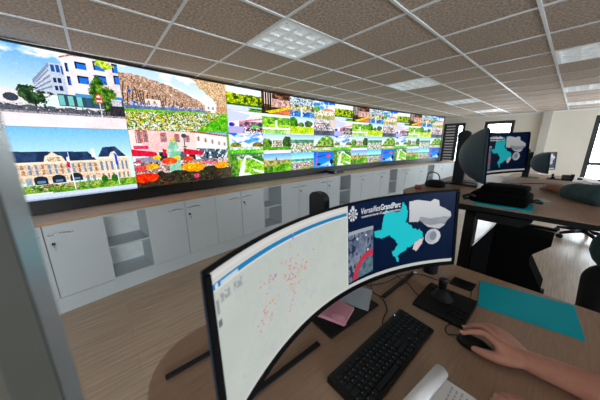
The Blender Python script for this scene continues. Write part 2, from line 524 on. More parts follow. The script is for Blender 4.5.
class Pic:
    def __init__(self, W, H):
        self.W, self.H = W, H
        u = (np.arange(W) + .5) / W
        v = (np.arange(H) + .5) / H
        self.u, self.v = np.meshgrid(u, v)
        self.c = np.zeros((H, W, 3))
    def col(self, c): return np.array(c, float) / 255.0
    def put(self, mask, c, c2=None, t=None):
        m = np.clip(mask.astype(float), 0, 1)[..., None]
        cc = self.col(c)
        if c2 is not None: cc = cc * (1 - t[..., None]) + self.col(c2) * t[..., None]
        self.c = self.c * (1 - m) + cc * m
        return self
    def rect(self, u0, v0, u1, v1, c):
        return self.put((self.u >= u0) & (self.u < u1) & (self.v >= v0) & (self.v < v1), c)
    def poly(self, pts, c, c2=None, t=None):
        inside = np.zeros(self.u.shape, bool)
        n = len(pts)
        for i in range(n):
            (x0, y0), (x1, y1) = pts[i], pts[(i + 1) % n]
            if y0 == y1: continue
            cr = ((y0 > self.v) != (y1 > self.v)) & (self.u < (x1 - x0) * (self.v - y0) / (y1 - y0) + x0)
            inside ^= cr
        return self.put(inside, c, c2, t)
    def ell(self, cu, cv, ru, rv, c, c2=None, t=None, rough=0.0, seed=0, f=18):
        d = ((self.u - cu) / ru) ** 2 + ((self.v - cv) / rv) ** 2
        if rough: d = d + rough * (fbm(self.u, self.v, f, f * .56, seed) - .5) * 2
        return self.put(d < 1, c, c2, t)
    def sky(self, top, bot, lo=0.0, hi=1.0):
        t = np.clip((self.v - lo) / max(hi - lo, 1e-3), 0, 1)
        return self.put(self.v >= lo - 1, bot, top, t)
    def clouds(self, lo, dens=.55, seed=3, fx=4, fy=5, c=(252, 253, 255)):
        n = fbm(self.u, self.v, fx, fy, seed)
        return self.put(np.clip((n - dens) * 8, 0, 1) * (self.v > lo), c)
    def speck(self, mask, cols, fx, fy, seed, thr=.6):
        for i, c in enumerate(cols):
            self.put(mask & (.6 * vn(self.u * .94 - self.v * .2, self.v * .94 + self.u * .4, fx * 1.3, fy * 1.3, seed + 7 * i) + .4 * vn(self.u, self.v, fx * 3.1, fy * 3.1, seed + 7 * i + 3) > thr), c)
        return self
    def noise_t(self, fx, fy, seed): return np.clip((fbm(self.u, self.v, fx * .7, fy * .7, seed) - .32) * 2.8, 0, 1)

def pic_modern():
    p = Pic(300, 168); u, v = p.u, p.v
    p.sky((120, 176, 232), (226, 240, 252), .35, 1.0).clouds(.4, .52, 5, 3.5, 4)
    p.poly([(.66, .93), (.72, .985), (.80, 1.0), (1.0, 1.0), (1.0, .25), (.63, .3)], (226, 212, 214), (244, 234, 236), p.noise_t(8, 8, 2))
    p.poly([(.655, .93), (.72, .985), (.80, 1.0), (.80, 1.01), (.71, 1.0), (.65, .945)], (176, 128, 120))
    p.poly([(.49, .6), (.59, .845), (.665, .86), (.665, .42), (.49, .44)], (196, 206, 222))
    p.poly([(.49, .6), (.59, .845), (.59, .8), (.49, .55)], (140, 152, 176))
    for k in range(4): p.poly([(.495, .555 - .03 * k), (.585, .77 - .07 * k), (.585, .745 - .07 * k), (.495, .54 - .03 * k)], (134, 142, 160))
    for r in ((.596, .74, .616, .83), (.622, .74, .645, .835), (.65, .72, .66, .83)): p.rect(*r, (46, 92, 156))
    for r in ((.596, .6, .613, .66), (.62, .6, .64, .665), (.596, .5, .613, .56), (.62, .5, .64, .565)): p.rect(*r, (40, 54, 90))
    for r in ((.735, .83, .80, .925), (.845, .85, .915, .975), (.965, .86, 1.0, .99), (.735, .63, .80, .74), (.845, .66, .915, .785), (.965, .69, 1.0, .82), (.678, .77, .695, .88), (.674, .59, .692, .71)):
        p.rect(*r, (22, 40, 84)); p.rect(r[0] + .008, r[1], r[2], r[3] - .025, (54, 124, 210))
    p.rect(.60, .30, 1.0, .46, (62, 84, 96))
    for k in range(8): p.rect(.605 + k * .05, .31, .605 + k * .05 + .03, .44, (128, 196, 190) if k < 3 else (60, 96, 120))
    p.rect(.70, .44, .84, .49, (90, 150, 196)); p.rect(.92, .44, 1.0, .50, (60, 140, 214))
    p.ell(.33, .34, .12, .13, (232, 226, 230)); p.ell(.37, .36, .035, .05, (70, 76, 88)); p.rect(.2, .2, .5, .3, (206, 204, 208))
    p.ell(.475, .40, .085, .11, (24, 46, 32), (76, 104, 66), p.noise_t(44, 30, 9), 1.6, 4, 28)
    p.rect(.472, .24, .484, .36, (46, 42, 40))
    p.put((v < .27 + .01 * np.sin(u * 60)) & (v > .18), (92, 96, 106)); p.speck((v < .29) & (v > .22), [(40, 44, 52), (200, 204, 210), (120, 40, 44)], 60, 24, 5, .72)
    p.ell(.87, .52, .075, .21, (30, 66, 28), (120, 156, 58), p.noise_t(40, 30, 3), 1.6, 14, 26)
    p.ell(.92, .94, .06, .05, (130, 176, 50), (206, 220, 90), p.noise_t(40, 30, 6), 2.0, 8, 30)
    p.rect(.866, .2, .878, .4, (70, 60, 50)); p.rect(.90, .2, 1.0, .36, (60, 58, 64)); p.rect(.92, .36, .99, .46, (196, 196, 204))
    p.put(v < .2, (236, 218, 222), (248, 238, 240), p.noise_t(6, 6, 4)); p.rect(0, .17, 1, .2, (150, 146, 152))
    p.rect(.836, .16, .843, .5, (210, 210, 214)); p.ell(.838, .475, .02, .035, (226, 44, 70)); p.ell(.84, .41, .022, .03, (226, 44, 70)); p.ell(.838, .475, .011, .018, (244, 240, 240)); p.rect(.824, .40, .856, .42, (250, 240, 240))
    return p

def pic_palace():
    p = Pic(300, 168); u, v = p.u, p.v
    p.sky((128, 190, 238), (214, 238, 252), .5, 1.0)
    p.rect(0, .25, .76, .53, (226, 196, 170)); p.rect(.75, .2, .97, .57, (238, 214, 194))
    p.poly([(0, .52), (0, .69), (.70, .66), (.745, .53)], (34, 52, 82), (58, 80, 112), p.noise_t(40, 12, 2))
    p.poly([(.755, .56), (.80, .72), (.885, .735), (.955, .57)], (36, 56, 90), (60, 84, 118), p.noise_t(40, 12, 5))
    p.poly([(.44, .52), (.455, .61), (.47, .62), (.495, .67), (.52, .62), (.545, .6), (.56, .52)], (240, 222, 200)); p.rect(.465, .53, .535, .59, (196, 168, 150))
    p.rect(.72, .57, .745, .70, (240, 232, 224))
    p.poly([(.83, .57), (.85, .64), (.875, .66), (.895, .57)], (240, 224, 206))
    p.rect(0, .5, .76, .53, (246, 228, 208)); p.rect(.75, .54, .97, .57, (250, 234, 218)); p.rect(0, .33, .76, .345, (244, 222, 200))
    for k in range(22):
        x = .02 + k * .0335
        if x < .73: p.rect(x, .36, x + .015, .49, (120, 146, 176) if k % 3 else (168, 130, 110)); p.rect(x, .42, x + .015, .43, (236, 220, 204))
    for x in (.765, .80, .835, .875, .91, .94): p.rect(x, .36, x + .014, .5, (122, 138, 160)); p.rect(x, .22, x + .014, .31, (150, 140, 140))
    for x, y in ((.405, .235), (.50, .24), (.60, .25)):
        p.rect(x - .036, y - .02, x + .036, y + .05, (38, 48, 66)); p.ell(x, y + .05, .036, .05, (38, 48, 66)); p.rect(x - .02, y, x + .02, y + .03, (110, 140, 160))
    for x in (.05, .12, .19, .26, .33): p.rect(x, .22, x + .03, .31, (150, 168, 180))
    for x in (.66, .70): p.rect(x, .2, x + .018, .30, (130, 140, 150))
    p.rect(0, .08, 1, .2, (112, 150, 60)); p.put((v > .09) & (v < .21), (90, 140, 48), (150, 182, 70), p.noise_t(30, 20, 3))
    p.ell(.45, .165, .10, .05, (62, 104, 40), (106, 140, 52), p.noise_t(50, 30, 2), .7, 3)
    p.speck((v > .13) & (v < .225) & (u > .3) & (u < .78), [(226, 136, 150), (240, 190, 200), (70, 116, 46), (206, 206, 110)], 50, 40, 11, .72)
    p.ell(.775, .22, .022, .06, (52, 98, 40)); p.ell(.845, .22, .024, .065, (58, 104, 44))
    p.rect(0, 0, 1, .085, (206, 218, 232)); p.rect(0, .0, 1, .025, (170, 186, 208)); p.rect(0, .085, .45, .10, (244, 246, 250))
    p.rect(.576, .1, .585, .68, (246, 246, 248))
    p.poly([(.562, .46), (.585, .50), (.585, .64), (.572, .66)], (246, 246, 248)); p.poly([(.560, .45), (.578, .42), (.582, .50), (.565, .53)], (220, 40, 56)); p.poly([(.572, .66), (.582, .67), (.58, .6), (.568, .58)], (40, 60, 140))
    p.rect(.866, .1, .873, .63, (240, 240, 244)); p.poly([(.868, .63), (.886, .60), (.888, .42), (.87, .44)], (30, 86, 200))
    return p

def pic_avenue():
    p = Pic(300, 168); u, v = p.u, p.v
    p.sky((196, 220, 246), (236, 242, 252), .5, 1.0).clouds(.6, .5, 21, 5, 5)
    line = .895 - .64 * u ** 2
    tx = p.noise_t(120, 90, 4)
    p.put((v < line + .05 * (fbm(u, v, 40, 30, 3) - .5)) & (u < .8), (146, 116, 100), (212, 184, 164), tx)
    m = (u > .86 - .24 * np.clip((v - .62) / .36, 0, 1) + .10 * (fbm(u, v, 26, 18, 8) - .5)) & (v > .4)
    p.put(m, (186, 150, 116), (228, 200, 168), p.noise_t(110, 80, 6))
    for k in range(26):
        x = .02 + k * .026
        p.put((np.abs(u - x - .012 * np.sin(v * 9 + k)) < .004) & (v > .38) & (v < .66 - .012 * k + .1 * hash2(np.array([k]), np.array([1]), 4)[0]), (72, 56, 52))
    p.rect(.17, .40, .30, .53, (238, 226, 216)); p.rect(.19, .44, .21, .5, (150, 130, 130)); p.rect(.24, .44, .26, .5, (150, 130, 130))
    p.rect(.74, .43, .87, .55, (246, 238, 236)); p.rect(.77, .46, .79, .51, (150, 146, 160)); p.rect(.82, .46, .84, .51, (150, 146, 160)); p.rect(.87, .43, 1.0, .52, (196, 150, 120))
    p.ell(.075, .43, .03, .045, (40, 110, 210)); p.ell(.06, .62, .012, .03, (40, 100, 190))
    p.speck((v > .38) & (v < .47) & (u < .72), [(70, 64, 80), (60, 110, 180), (214, 212, 216)], 60, 30, 6, .66)
    p.put((v > .345 - .0 * u) & (v < .40 + .04 * u) & (u < .74), (88, 108, 150), (136, 152, 184), p.noise_t(40, 8, 9))
    p.put(v < .345 + .06 * u, (92, 160, 44), (150, 200, 70), p.noise_t(30, 30, 12))
    p.put((v < .345 + .06 * u) & (v > .31 + .06 * u), (122, 176, 60))
    bed = (v < .29 + .10 * u) & (u < .60 + .9 * v)
    p.put(bed, (58, 110, 44), (98, 150, 66), p.noise_t(60, 40, 4))
    p.speck(bed, [(248, 250, 244), (252, 206, 44), (40, 90, 40), (250, 186, 40), (240, 246, 240)], 60, 38, 31, .66)
    p.put((~bed) & (v < .28), (72, 150, 36), (126, 190, 60), p.noise_t(40, 18, 14))
    return p

def pic_street():
    p = Pic(300, 168); u, v = p.u, p.v
    p.sky((130, 190, 240), (200, 226, 248), .5, 1.0)
    roof = 1.02 - .20 * np.clip(u - .6, 0, 1)
    p.put(v < roof, (250, 236, 234))
    p.put((u < .40) & (v > .6), (246, 190, 190), (250, 206, 204), p.noise_t(6, 6, 3)); p.put((u < .10) & (v > .62), (248, 226, 222)); p.put((u > .4) & (u < .6) & (v > .6), (250, 216, 212))
    p.put((v < roof) & (v > roof - .035) & (u > .55), (176, 96, 76))
    for (x, y, w_, h_) in ((.06, .78, .03, .2), (.11, .80, .03, .18), (.265, .80, .04, .15), (.395, .80, .03, .13), (.50, .80, .03, .11), (.62, .82, .02, .08), (.70, .80, .02, .07), (.78, .77, .018, .07), (.86, .74, .018, .06), (.93, .72, .018, .06)):
        p.rect(x, y, x + w_, y + h_, (150, 120, 126)); p.rect(x - .012, y, x - .002, y + h_, (200, 130, 120) if x < .6 else (226, 210, 206)); p.rect(x + w_, y, x + w_ + .01, y + h_, (214, 140, 130) if x < .6 else (226, 210, 206))
        p.rect(x - .005, y + h_, x + w_ + .005, y + h_ + .02, (200, 60, 60) if x < .56 else (210, 190, 180))
    p.rect(0, .60, 1, .66, (236, 204, 200)); p.rect(.02, .68, .14, .74, (210, 70, 110))
    for k in range(9): p.rect(.13 + k * .095, .40, .13 + k * .095 + .07, .62, (52, 58, 70) if k % 3 else (84, 104, 116))
    p.put((u > .60) & (v > .44) & (v < .68 - .1 * (u - .6)), (112, 130, 146), (60, 84, 100), p.noise_t(26, 8, 3))
    p.speck((u > .6) & (v > .44) & (v < .66), [(30, 50, 60), (226, 232, 236)], 34, 10, 5, .62)
    for (x0, x1) in ((0, .2), (.46, .66), (.26, .36)): p.poly([(x0, .68), (x1, .62), (x1 + .015, .54), (x0, .56)], (214, 40, 70))
    p.poly([(.02, .52), (.22, .55), (.22, .30), (.02, .28)], (150, 150, 176)); p.poly([(.0, .46), (.06, .5), (.06, .36), (.0, .36)], (222, 50, 80))
    p.put((v < .45) & (v > .0), (232, 214, 208), (120, 96, 92), p.noise_t(30, 14, 7)); p.rect(0, 0, 1, .14, (78, 66, 60))
    p.speck((v < .44) & (v > .2), [(250, 246, 246), (40, 44, 48), (240, 120, 140), (48, 52, 50)], 46, 26, 17, .74)
    p.poly([(.30, .15), (.31, .52), (.29, .62), (.345, .82), (.375, .86), (.40, .80), (.43, .6), (.41, .5), (.42, .15)], (124, 186, 160), (186, 218, 198), p.noise_t(24, 20, 9)); p.ell(.365, .84, .025, .035, (214, 196, 90))
    p.rect(.475, .3, .485, .94, (60, 76, 76)); p.ell(.48, .92, .028, .04, (70, 80, 86)); p.rect(.46, .70, .50, .72, (60, 76, 76))
    p.put((v < .2 + .12 * vn(u, v, 14, 3, 6)), (44, 42, 36), (70, 66, 50), p.noise_t(40, 30, 9)); p.speck(v < .16, [(84, 110, 50), (24, 28, 26), (130, 50, 60)], 50, 24, 9, .76)
    for k, (x, y, rx, ry, c, c2) in enumerate([(.08, .17, .12, .085, (226, 40, 24), (255, 96, 40)), (.31, .45, .075, .065, (236, 60, 36), (255, 120, 60)), (.50, .47, .05, .05, (236, 66, 40), (250, 120, 60)), (.545, .30, .125, .095, (246, 146, 20), (255, 196, 60)), (.88, .30, .095, .07, (246, 130, 24), (255, 186, 60)), (.20, .52, .035, .035, (250, 186, 30), (255, 220, 70)), (.39, .51, .035, .03, (250, 180, 40), (255, 216, 80)), (.15, .36, .06, .05, (246, 150, 30), (255, 190, 60)), (.05, .34, .05, .05, (230, 70, 80), (250, 110, 110)), (.72, .38, .03, .03, (236, 60, 90), (250, 120, 140)), (.66, .37, .025, .03, (236, 60, 90), (250, 150, 160)), (.57, .12, .03, .04, (226, 60, 110), (240, 120, 160)), (.79, .36, .03, .025, (230, 90, 120), (250, 160, 170))]):
        p.ell(x, y, rx, ry, c, c2, p.noise_t(40, 26, k), .5, k, 22)
    p.put((u > .86) & (v < .22), (90, 74, 66), (60, 70, 50), p.noise_t(30, 20, 8)); p.put((u > .97) & (v > .3), (110, 160, 60))
    return p

def small(kind):
    p = Pic(112, 64); u, v = p.u, p.v
    n1, n2 = p.noise_t(20, 13, 3), p.noise_t(12, 9, 8)
    if kind == 'T0':
        p.sky((226, 240, 252), (246, 250, 254), .5, 1); p.put(v < .72 + .12 * (fbm(u, v, 6, 4, 2) - .4), (44, 74, 20), (206, 220, 40), n1)
        p.put((v < .30), (60, 120, 40), (30, 70, 40), n2); p.put((v < .22) & (v > .15), (200, 216, 220)); p.ell(.25, .02, .45, .2, (216, 224, 240)); p.put((v < .1) & (u > .6), (96, 150, 50))
    elif kind == 'T1':
        p.put(v > -1, (222, 226, 242), (244, 246, 252), n2); p.poly([(0, 1), (.65, .86), (.5, .62), (0, .5)], (206, 212, 236)); p.put((v < .55) & (v > .30) & (u > .3), (70, 66, 84), (206, 150, 170), n1)
        p.poly([(.3, .55), (1, .75), (1, .66), (.3, .48)], (236, 150, 160)); p.put((v > .1) & (v < .28) & (u > .5), (40, 60, 60)); p.rect(.68, .24, .9, .36, (60, 210, 70)); p.ell(.1, .38, .08, .09, (30, 60, 190)); p.rect(.13, .34, .18, .44, (220, 50, 60))
        p.put((v < .3) & (u < .45), (186, 180, 224)); p.speck((v < .26) & (u > .4), [(190, 70, 120), (60, 40, 56), (236, 236, 244)], 26, 14, 4, .66)
    elif kind == 'T2':
        p.sky((20, 110, 222), (150, 204, 250), .3, 1).clouds(.3, .44, 9, 3, 4); p.put((v < .56 + .04 * np.sin(u * 20)) & (v > .25), (236, 240, 244)); p.ell(.17, .42, .16, .16, (86, 96, 36), (150, 150, 60), n1, .4, 2)
        p.ell(.83, .42, .17, .17, (96, 84, 36), (160, 140, 50), n1, .4, 5); p.put((v < .38) & (v > .2), (150, 190, 130), (236, 240, 240), n1); p.put(v < .24, (60, 170, 40), (150, 220, 70), n2); p.put(v < .08, (110, 130, 110))
    elif kind == 'T3':
        p.put(v > -1, (84, 156, 40), (176, 220, 80), n2); p.put((v > .78), (70, 120, 60), (226, 232, 236), n1); p.poly([(.2, .0), (.3, .6), (.42, .95), (.48, .95), (.4, .6), (.42, .3), (.6, .0)], (240, 242, 248)); p.poly([(.4, .32), (.9, .05), (1, .0), (1, .1), (.45, .42)], (236, 240, 246))
        p.poly([(.46, .95), (1, .45), (1, .54), (.52, .98)], (240, 242, 248)); p.poly([(.36, .12), (.42, .5), (.6, .35), (.7, .12)], (120, 180, 50), (170, 214, 90), n1); p.put((u < .2), (40, 90, 40), (120, 160, 70), n1); p.poly([(.6, .85), (1, .62), (1, .75), (.7, .95)], (40, 110, 36))
    elif kind == 'D0':
        p.put(v > -1, (58, 40, 32), (150, 112, 90), n1); p.put((v > .35) & (v < .75) & (u > .3), (240, 206, 200), (150, 110, 96), n1)
        for x in (.06, .14, .22, .30): p.put((np.abs(u - x) < .025) & (v > .3), (36, 28, 26)); p.put((np.abs(u - x - .04) < .012) & (v > .45), (240, 220, 214))
        p.put(v < .34, (40, 34, 24), (70, 60, 30), n1); p.poly([(.1, .1), (1, .45), (1, .32), (.3, .02)], (226, 200, 30)); p.poly([(.5, .02), (1, .3), (1, .0)], (222, 130, 80)); p.poly([(.35, .02), (.95, .34), (1, .2), (.6, .0)], (206, 120, 90))
    elif kind == 'D1':
        p.put(v > -1, (110, 180, 50), (190, 226, 90), n2); p.put(v > .8, (226, 240, 246)); p.put((v > .5) & (v < .86), (70, 130, 40), (160, 206, 70), n1); p.rect(.44, .3, .52, .7, (240, 244, 236)); p.put((v > .24) & (v < .34), (244, 240, 236)); p.put(v < .2, (120, 200, 60), (214, 232, 190), n2)
    elif kind == 'D2':
        p.sky((190, 216, 246), (240, 246, 252), .5, 1); p.rect(.34, .38, .66, .68, (176, 158, 130)); p.speck((u > .34) & (u < .66) & (v > .38) & (v < .64), [(70, 60, 60), (226, 214, 196)], 30, 12, 3, .55)
        p.ell(.12, .5, .2, .28, (50, 84, 30), (130, 160, 60), n1, .6, 3); p.ell(.9, .55, .2, .36, (44, 66, 34), (90, 120, 50), n1, .6, 6); p.put((v < .36) & (v > .16), (120, 180, 50), (60, 120, 40), n2); p.put(v < .17, (240, 240, 238))
    elif kind == 'D3':
        p.sky((110, 170, 236), (226, 238, 250), .55, 1); p.put(v < .66 + .1 * (n1 - .5), (120, 116, 60), (206, 190, 130), n1); p.put(v < .34 + .2 * u * u, (60, 120, 30), (150, 200, 60), n2); p.put((v < .3) & (u < .3), (50, 90, 36), (120, 160, 60), n1); p.rect(.42, .6, .47, .78, (110, 110, 130))
    elif kind == 'B0':
        p.put(v > -1, (150, 190, 214), (244, 250, 252), n1); p.speck(v > .5, [(30, 90, 120), (20, 60, 70), (250, 252, 252)], 18, 16, 5, .6); p.put((v > .32) & (v < .62), (80, 90, 60), (240, 226, 190), n1); p.rect(.5, .42, .66, .58, (240, 220, 160)); p.put(v < .3, (20, 80, 150), (70, 150, 210), n2); p.rect(.42, 0, .5, .5, (226, 240, 246)); p.speck(v < .3, [(236, 246, 250)], 14, 12, 3, .7)
    elif kind == 'B1':
        p.sky((180, 214, 248), (248, 250, 254), .6, 1); p.ell(.12, .62, .2, .34, (40, 90, 30), (90, 150, 40), n1, .5, 2); p.ell(.75, .62, .18, .2, (50, 76, 50), (110, 140, 80), n1, .5, 5); p.ell(.45, .56, .12, .14, (50, 90, 50), (120, 150, 90), n1, .5, 7); p.put(v < .46, (150, 206, 40), (226, 226, 60), n2); p.put(v < .06, (226, 236, 220))
    elif kind == 'B2':
        p.sky((150, 200, 240), (244, 250, 252), .6, 1); p.put((v < .74) & (v > .5), (60, 110, 90), (120, 170, 140), n1); p.put(v < .55, (96, 140, 90), (240, 242, 240), n1); p.speck(v < .5, [(206, 130, 120), (60, 110, 60), (250, 250, 250)], 20, 14, 8, .62)
    elif kind == 'B3':
        p.sky((110, 200, 236), (236, 248, 252), .5, 1); p.put((v < .62) & (v > .42), (40, 140, 130), (110, 190, 170), n1); p.put(v < .48, (160, 170, 150), (246, 246, 244), n1); p.speck(v < .44, [(220, 110, 130), (70, 120, 70), (80, 90, 110)], 20, 14, 18, .62); p.put((v < .12) & (u > .4), (226, 190, 110), (90, 130, 80), n2)
    elif kind == 'H0':
        p.sky((10, 100, 220), (120, 190, 250), .5, 1).clouds(.4, .50, 29, 3, 4); p.ell(.9, .7, .2, .2, (250, 252, 254)); p.put(v < .48 + .06 * np.sin(u * 7), (236, 214, 180), (250, 240, 226), n1); p.poly([(.3, .44), (.55, .62), (.85, .62), (.95, .5)], (226, 150, 120)); p.put((v < .2), (130, 150, 80), (240, 214, 170), n1); p.ell(.12, .55, .13, .2, (70, 130, 60), (130, 180, 90), n1, .5, 3); p.speck((v < .42) & (v > .2), [(120, 90, 80), (250, 250, 246)], 20, 12, 3, .64)
    elif kind == 'H1':
        p.put(v > -1, (180, 176, 190), (236, 226, 226), n1); p.put(v < .75, (60, 66, 80), (170, 160, 170), n1); p.speck(v < .7, [(30, 36, 50), (90, 120, 130), (206, 170, 160), (236, 236, 240)], 18, 14, 6, .58); p.put(v < .3, (70, 76, 92), (110, 116, 130), n2); p.rect(.8, .5, 1, .95, (236, 206, 190))
    elif kind == 'H2':
        p.sky((170, 210, 246), (240, 248, 252), .6, 1); p.put(v < .98 - 1.0 * np.abs(u - .62) ** 2 * 2, (60, 110, 40), (190, 214, 110), n1); p.put((v < .34) & (v > .26), (90, 90, 60)); p.put(v < .27, (226, 226, 214), (150, 170, 110), n2); p.put(v < .08, (140, 180, 80))
    else:
        p.sky((24, 110, 214), (60, 160, 240), 0, 1); p.poly([(.12, .1), (.16, .95), (.19, .95), (.18, .1)], (226, 60, 70)); p.ell(.72, .72, .12, .09, (230, 90, 70)); p.poly([(.15, .7), (.75, .8), (.75, .77), (.15, .64)], (30, 50, 90)); p.ell(.25, .2, .1, .08, (40, 36, 60)); p.poly([(.3, .1), (1, .5), (1, .3), (.6, .05)], (170, 206, 244)); p.ell(.9, .32, .1, .18, (30, 40, 80)); p.rect(.76, .02, .86, .2, (240, 246, 250))
    return p

def lin(c):
    c = np.clip(c, 0, 1)
    return np.where(c <= 0.04045, c / 12.92, ((c + 0.055) / 1.055) ** 2.4)

def paint_attr(me, col_lin):
    """one colour per quad; the first len(col) faces carry the picture"""
    at = me.attributes.new('picture', 'FLOAT_COLOR', 'CORNER')
    tot = len(me.loops)
    arr = np.zeros((tot, 4), np.float32)
    arr[:, 3] = 1
    n = len(col_lin)
    arr[:n * 4, :3] = np.repeat(col_lin, 4, axis=0)
    at.data.foreach_set('color', arr.ravel())

def contrast(c, k=1.15):
    H_, W_ = c.shape[:2]
    uu, vv = np.meshgrid(np.linspace(0, 1, W_), np.linspace(0, 1, H_))
    g = c.mean(axis=2, keepdims=True)
    wgt = np.clip((.93 - g[..., 0]) / .25, 0, 1) * np.clip((.14 - (c[..., 2] - c[..., 0])) / .1, .15, 1)
    det = (vn(uu, vv, W_ * .6, H_ * .6, 41) - .5) * .7 + (vn(uu, vv, W_ * .25, H_ * .25, 43) - .5) * .25
    c = np.clip(c * (1 + (det * wgt)[..., None]), 0, 1)
    g = c.mean(axis=2, keepdims=True)
    c = g + (c - g) * 1.15
    return np.clip((c - .5) * k + .50, 0, 1)

def grid_mesh(name, P, W, H, colors, skirt=None):
    """P(i/W, j/H) -> point; picture quads first, then the skirt faces back to P with depth"""
    us, vs_ = np.linspace(0, 1, W + 1), np.linspace(0, 1, H + 1)
    verts = [P(a, b, 0) for b in vs_ for a in us]
    i, j = np.meshgrid(np.arange(W), np.arange(H))
    a = (j * (W + 1) + i).ravel()
    faces = np.stack([a, a + 1, a + W + 2, a + W + 1], 1).tolist()
    if skirt:
        n = len(verts)
        ring = [(x, 0) for x in range(0, W + 1)] + [(W, y) for y in range(1, H + 1)] + [(x, H) for x in range(W - 1, -1, -1)] + [(0, y) for y in range(H - 1, 0, -1)]
        verts += [P(us[x], vs_[y], 1) for x, y in ring]
        m = len(ring)
        for k in range(m):
            x0, y0 = ring[k]; x1, y1 = ring[(k + 1) % m]
            faces.append([y1 * (W + 1) + x1, y0 * (W + 1) + x0, n + k, n + (k + 1) % m])
    me = bpy.data.meshes.new(name)
    me.from_pydata(verts, [], faces)
    me.update()
    paint_attr(me, colors.reshape(-1, 3))
    return me

def wall_tile_mesh(name, pic, width, z0, z1, off=.014, depth=.012):
    g = .0012
    def P(a, b, d):
        s = (a - .5) * (width - 2 * g)
        r = ARC_R - off + d * depth
        an = s / ARC_R
        return (r * math.sin(an), r * math.cos(an) - ARC_R, (b * (z1 - z0 - 2 * g)) + g)
    me = grid_mesh(name, P, pic.W, pic.H, lin(contrast(pic.c)), True)
    me.materials.append(M_PHOTO)
    return me

# ================================================================== VIDEO WALL
S_L, S_R = S0 - 3 * SW, S0 + 13 * SW
vwx, vwy, vwr = arc_pt((S_L + S_R) / 2)
vw = empty('video_wall', (0, 0, .9), 0, 'long concave video wall of bright town photographs above the white cabinets', 'video wall')
def arc_slab(s0, s1, off0, off1, z0, z1, n):
    mb = MB()
    vs_ = []
    for k in range(n + 1):
        s = s0 + (s1 - s0) * k / n
        a = arc_pt(s, off0); b = arc_pt(s, off1)
        vs_ += [(a[0], a[1], z0), (a[0], a[1], z1), (b[0], b[1], z1), (b[0], b[1], z0)]
    fs_ = []
    for k in range(n):
        for q in range(4):
            fs_.append((4 * k + q, 4 * k + (q + 1) % 4, 4 * k + 4 + (q + 1) % 4, 4 * k + 4 + q))
    fs_ += [(0, 3, 2, 1), (4 * n, 4 * n + 1, 4 * n + 2, 4 * n + 3)]
    return mb.add(vs_, fs_)
def in_vw(o):
    o.parent = vw
    o.matrix_parent_inverse = Matrix.Translation((0, 0, -.9))
    return o
in_vw(arc_slab(S_L - .03, S_R + .03, .0, -.06, .894, 2.40, 40).build('back_frame', M_BLACK))
in_vw(arc_slab(S_L - .03, S_R + .03, .028, .001, ZT + .001, 2.402, 40).build('top_trim', M_BLACKGLOSS))
for s in (S_L - .03, S_R + .002): in_vw(arc_slab(s, s + .028, .026, .001, .894, ZT, 1).build('side_trim', M_BLACKGLOSS))
_c = [S_L - .03, -3.05, 0.0, 3.044, S_R + .03]
for k in range(4): in_vw(arc_slab(_c[k] + .003, _c[k + 1] - .003, .03, .001, .894, ZB - .001, 12).build('lower_fascia', M_BLACKGLOSS))
ZM = (ZB + ZT) / 2
for nm, fn, pan, z0, lab in (('picture_panel', pic_modern, 0, ZM, 'photograph of a modern white building with blue windows'), ('picture_panel', pic_palace, 0, ZB, 'photograph of a stone palace with slate roof and flags'),
                             ('picture_panel', pic_avenue, 1, ZM, 'photograph of daffodils before bare avenue trees'), ('picture_panel', pic_street, 1, ZB, 'photograph of orange tulips before a pink street')):
    me = wall_tile_mesh(nm, fn(), 2 * SW, z0, z0 + (ZT - ZB) / 2)
    x, y, rz = arc_pt(S_L + SW + 2 * SW * pan)
    in_vw(tag(link(nm, me, None, None, (x, y, z0), rz), lab))
SM_LABEL = {'T0': 'photograph of a clipped hedge', 'T1': 'photograph of a modern shop canopy', 'T2': 'photograph of a park under blue sky', 'T3': 'photograph of white garden paths',
            'D0': 'photograph of a dark tree avenue', 'D1': 'photograph of a lawn with a pale statue', 'D2': 'photograph of a manor between trees', 'D3': 'photograph of a green hillside',
            'B0': 'photograph of a pool with fountains', 'B1': 'photograph of a yellow green field', 'B2': 'photograph of a town from above', 'B3': 'photograph of roofs under pale sky',
            'H0': 'photograph of a cream house under deep blue sky', 'H1': 'photograph of a grey town square', 'H2': 'photograph of a round leafy tree', 'H3': 'photograph of red masts against blue'}
for ct, letter in enumerate('TDBH'):
    for row in range(4):
        kd = letter + str(row)
        z1 = ZT - row * (ZT - ZB) / 4
        z0 = z1 - (ZT - ZB) / 4
        me = wall_tile_mesh('picture_tile', small(kd), SW, z0, z1)
        for rep in range(3):
            x, y, rz = arc_pt(S0 + SW * (1.5 + ct + 4 * rep))
            in_vw(tag(link('picture_tile', me, None, None, (x, y, z0), rz), SM_LABEL[kd]))

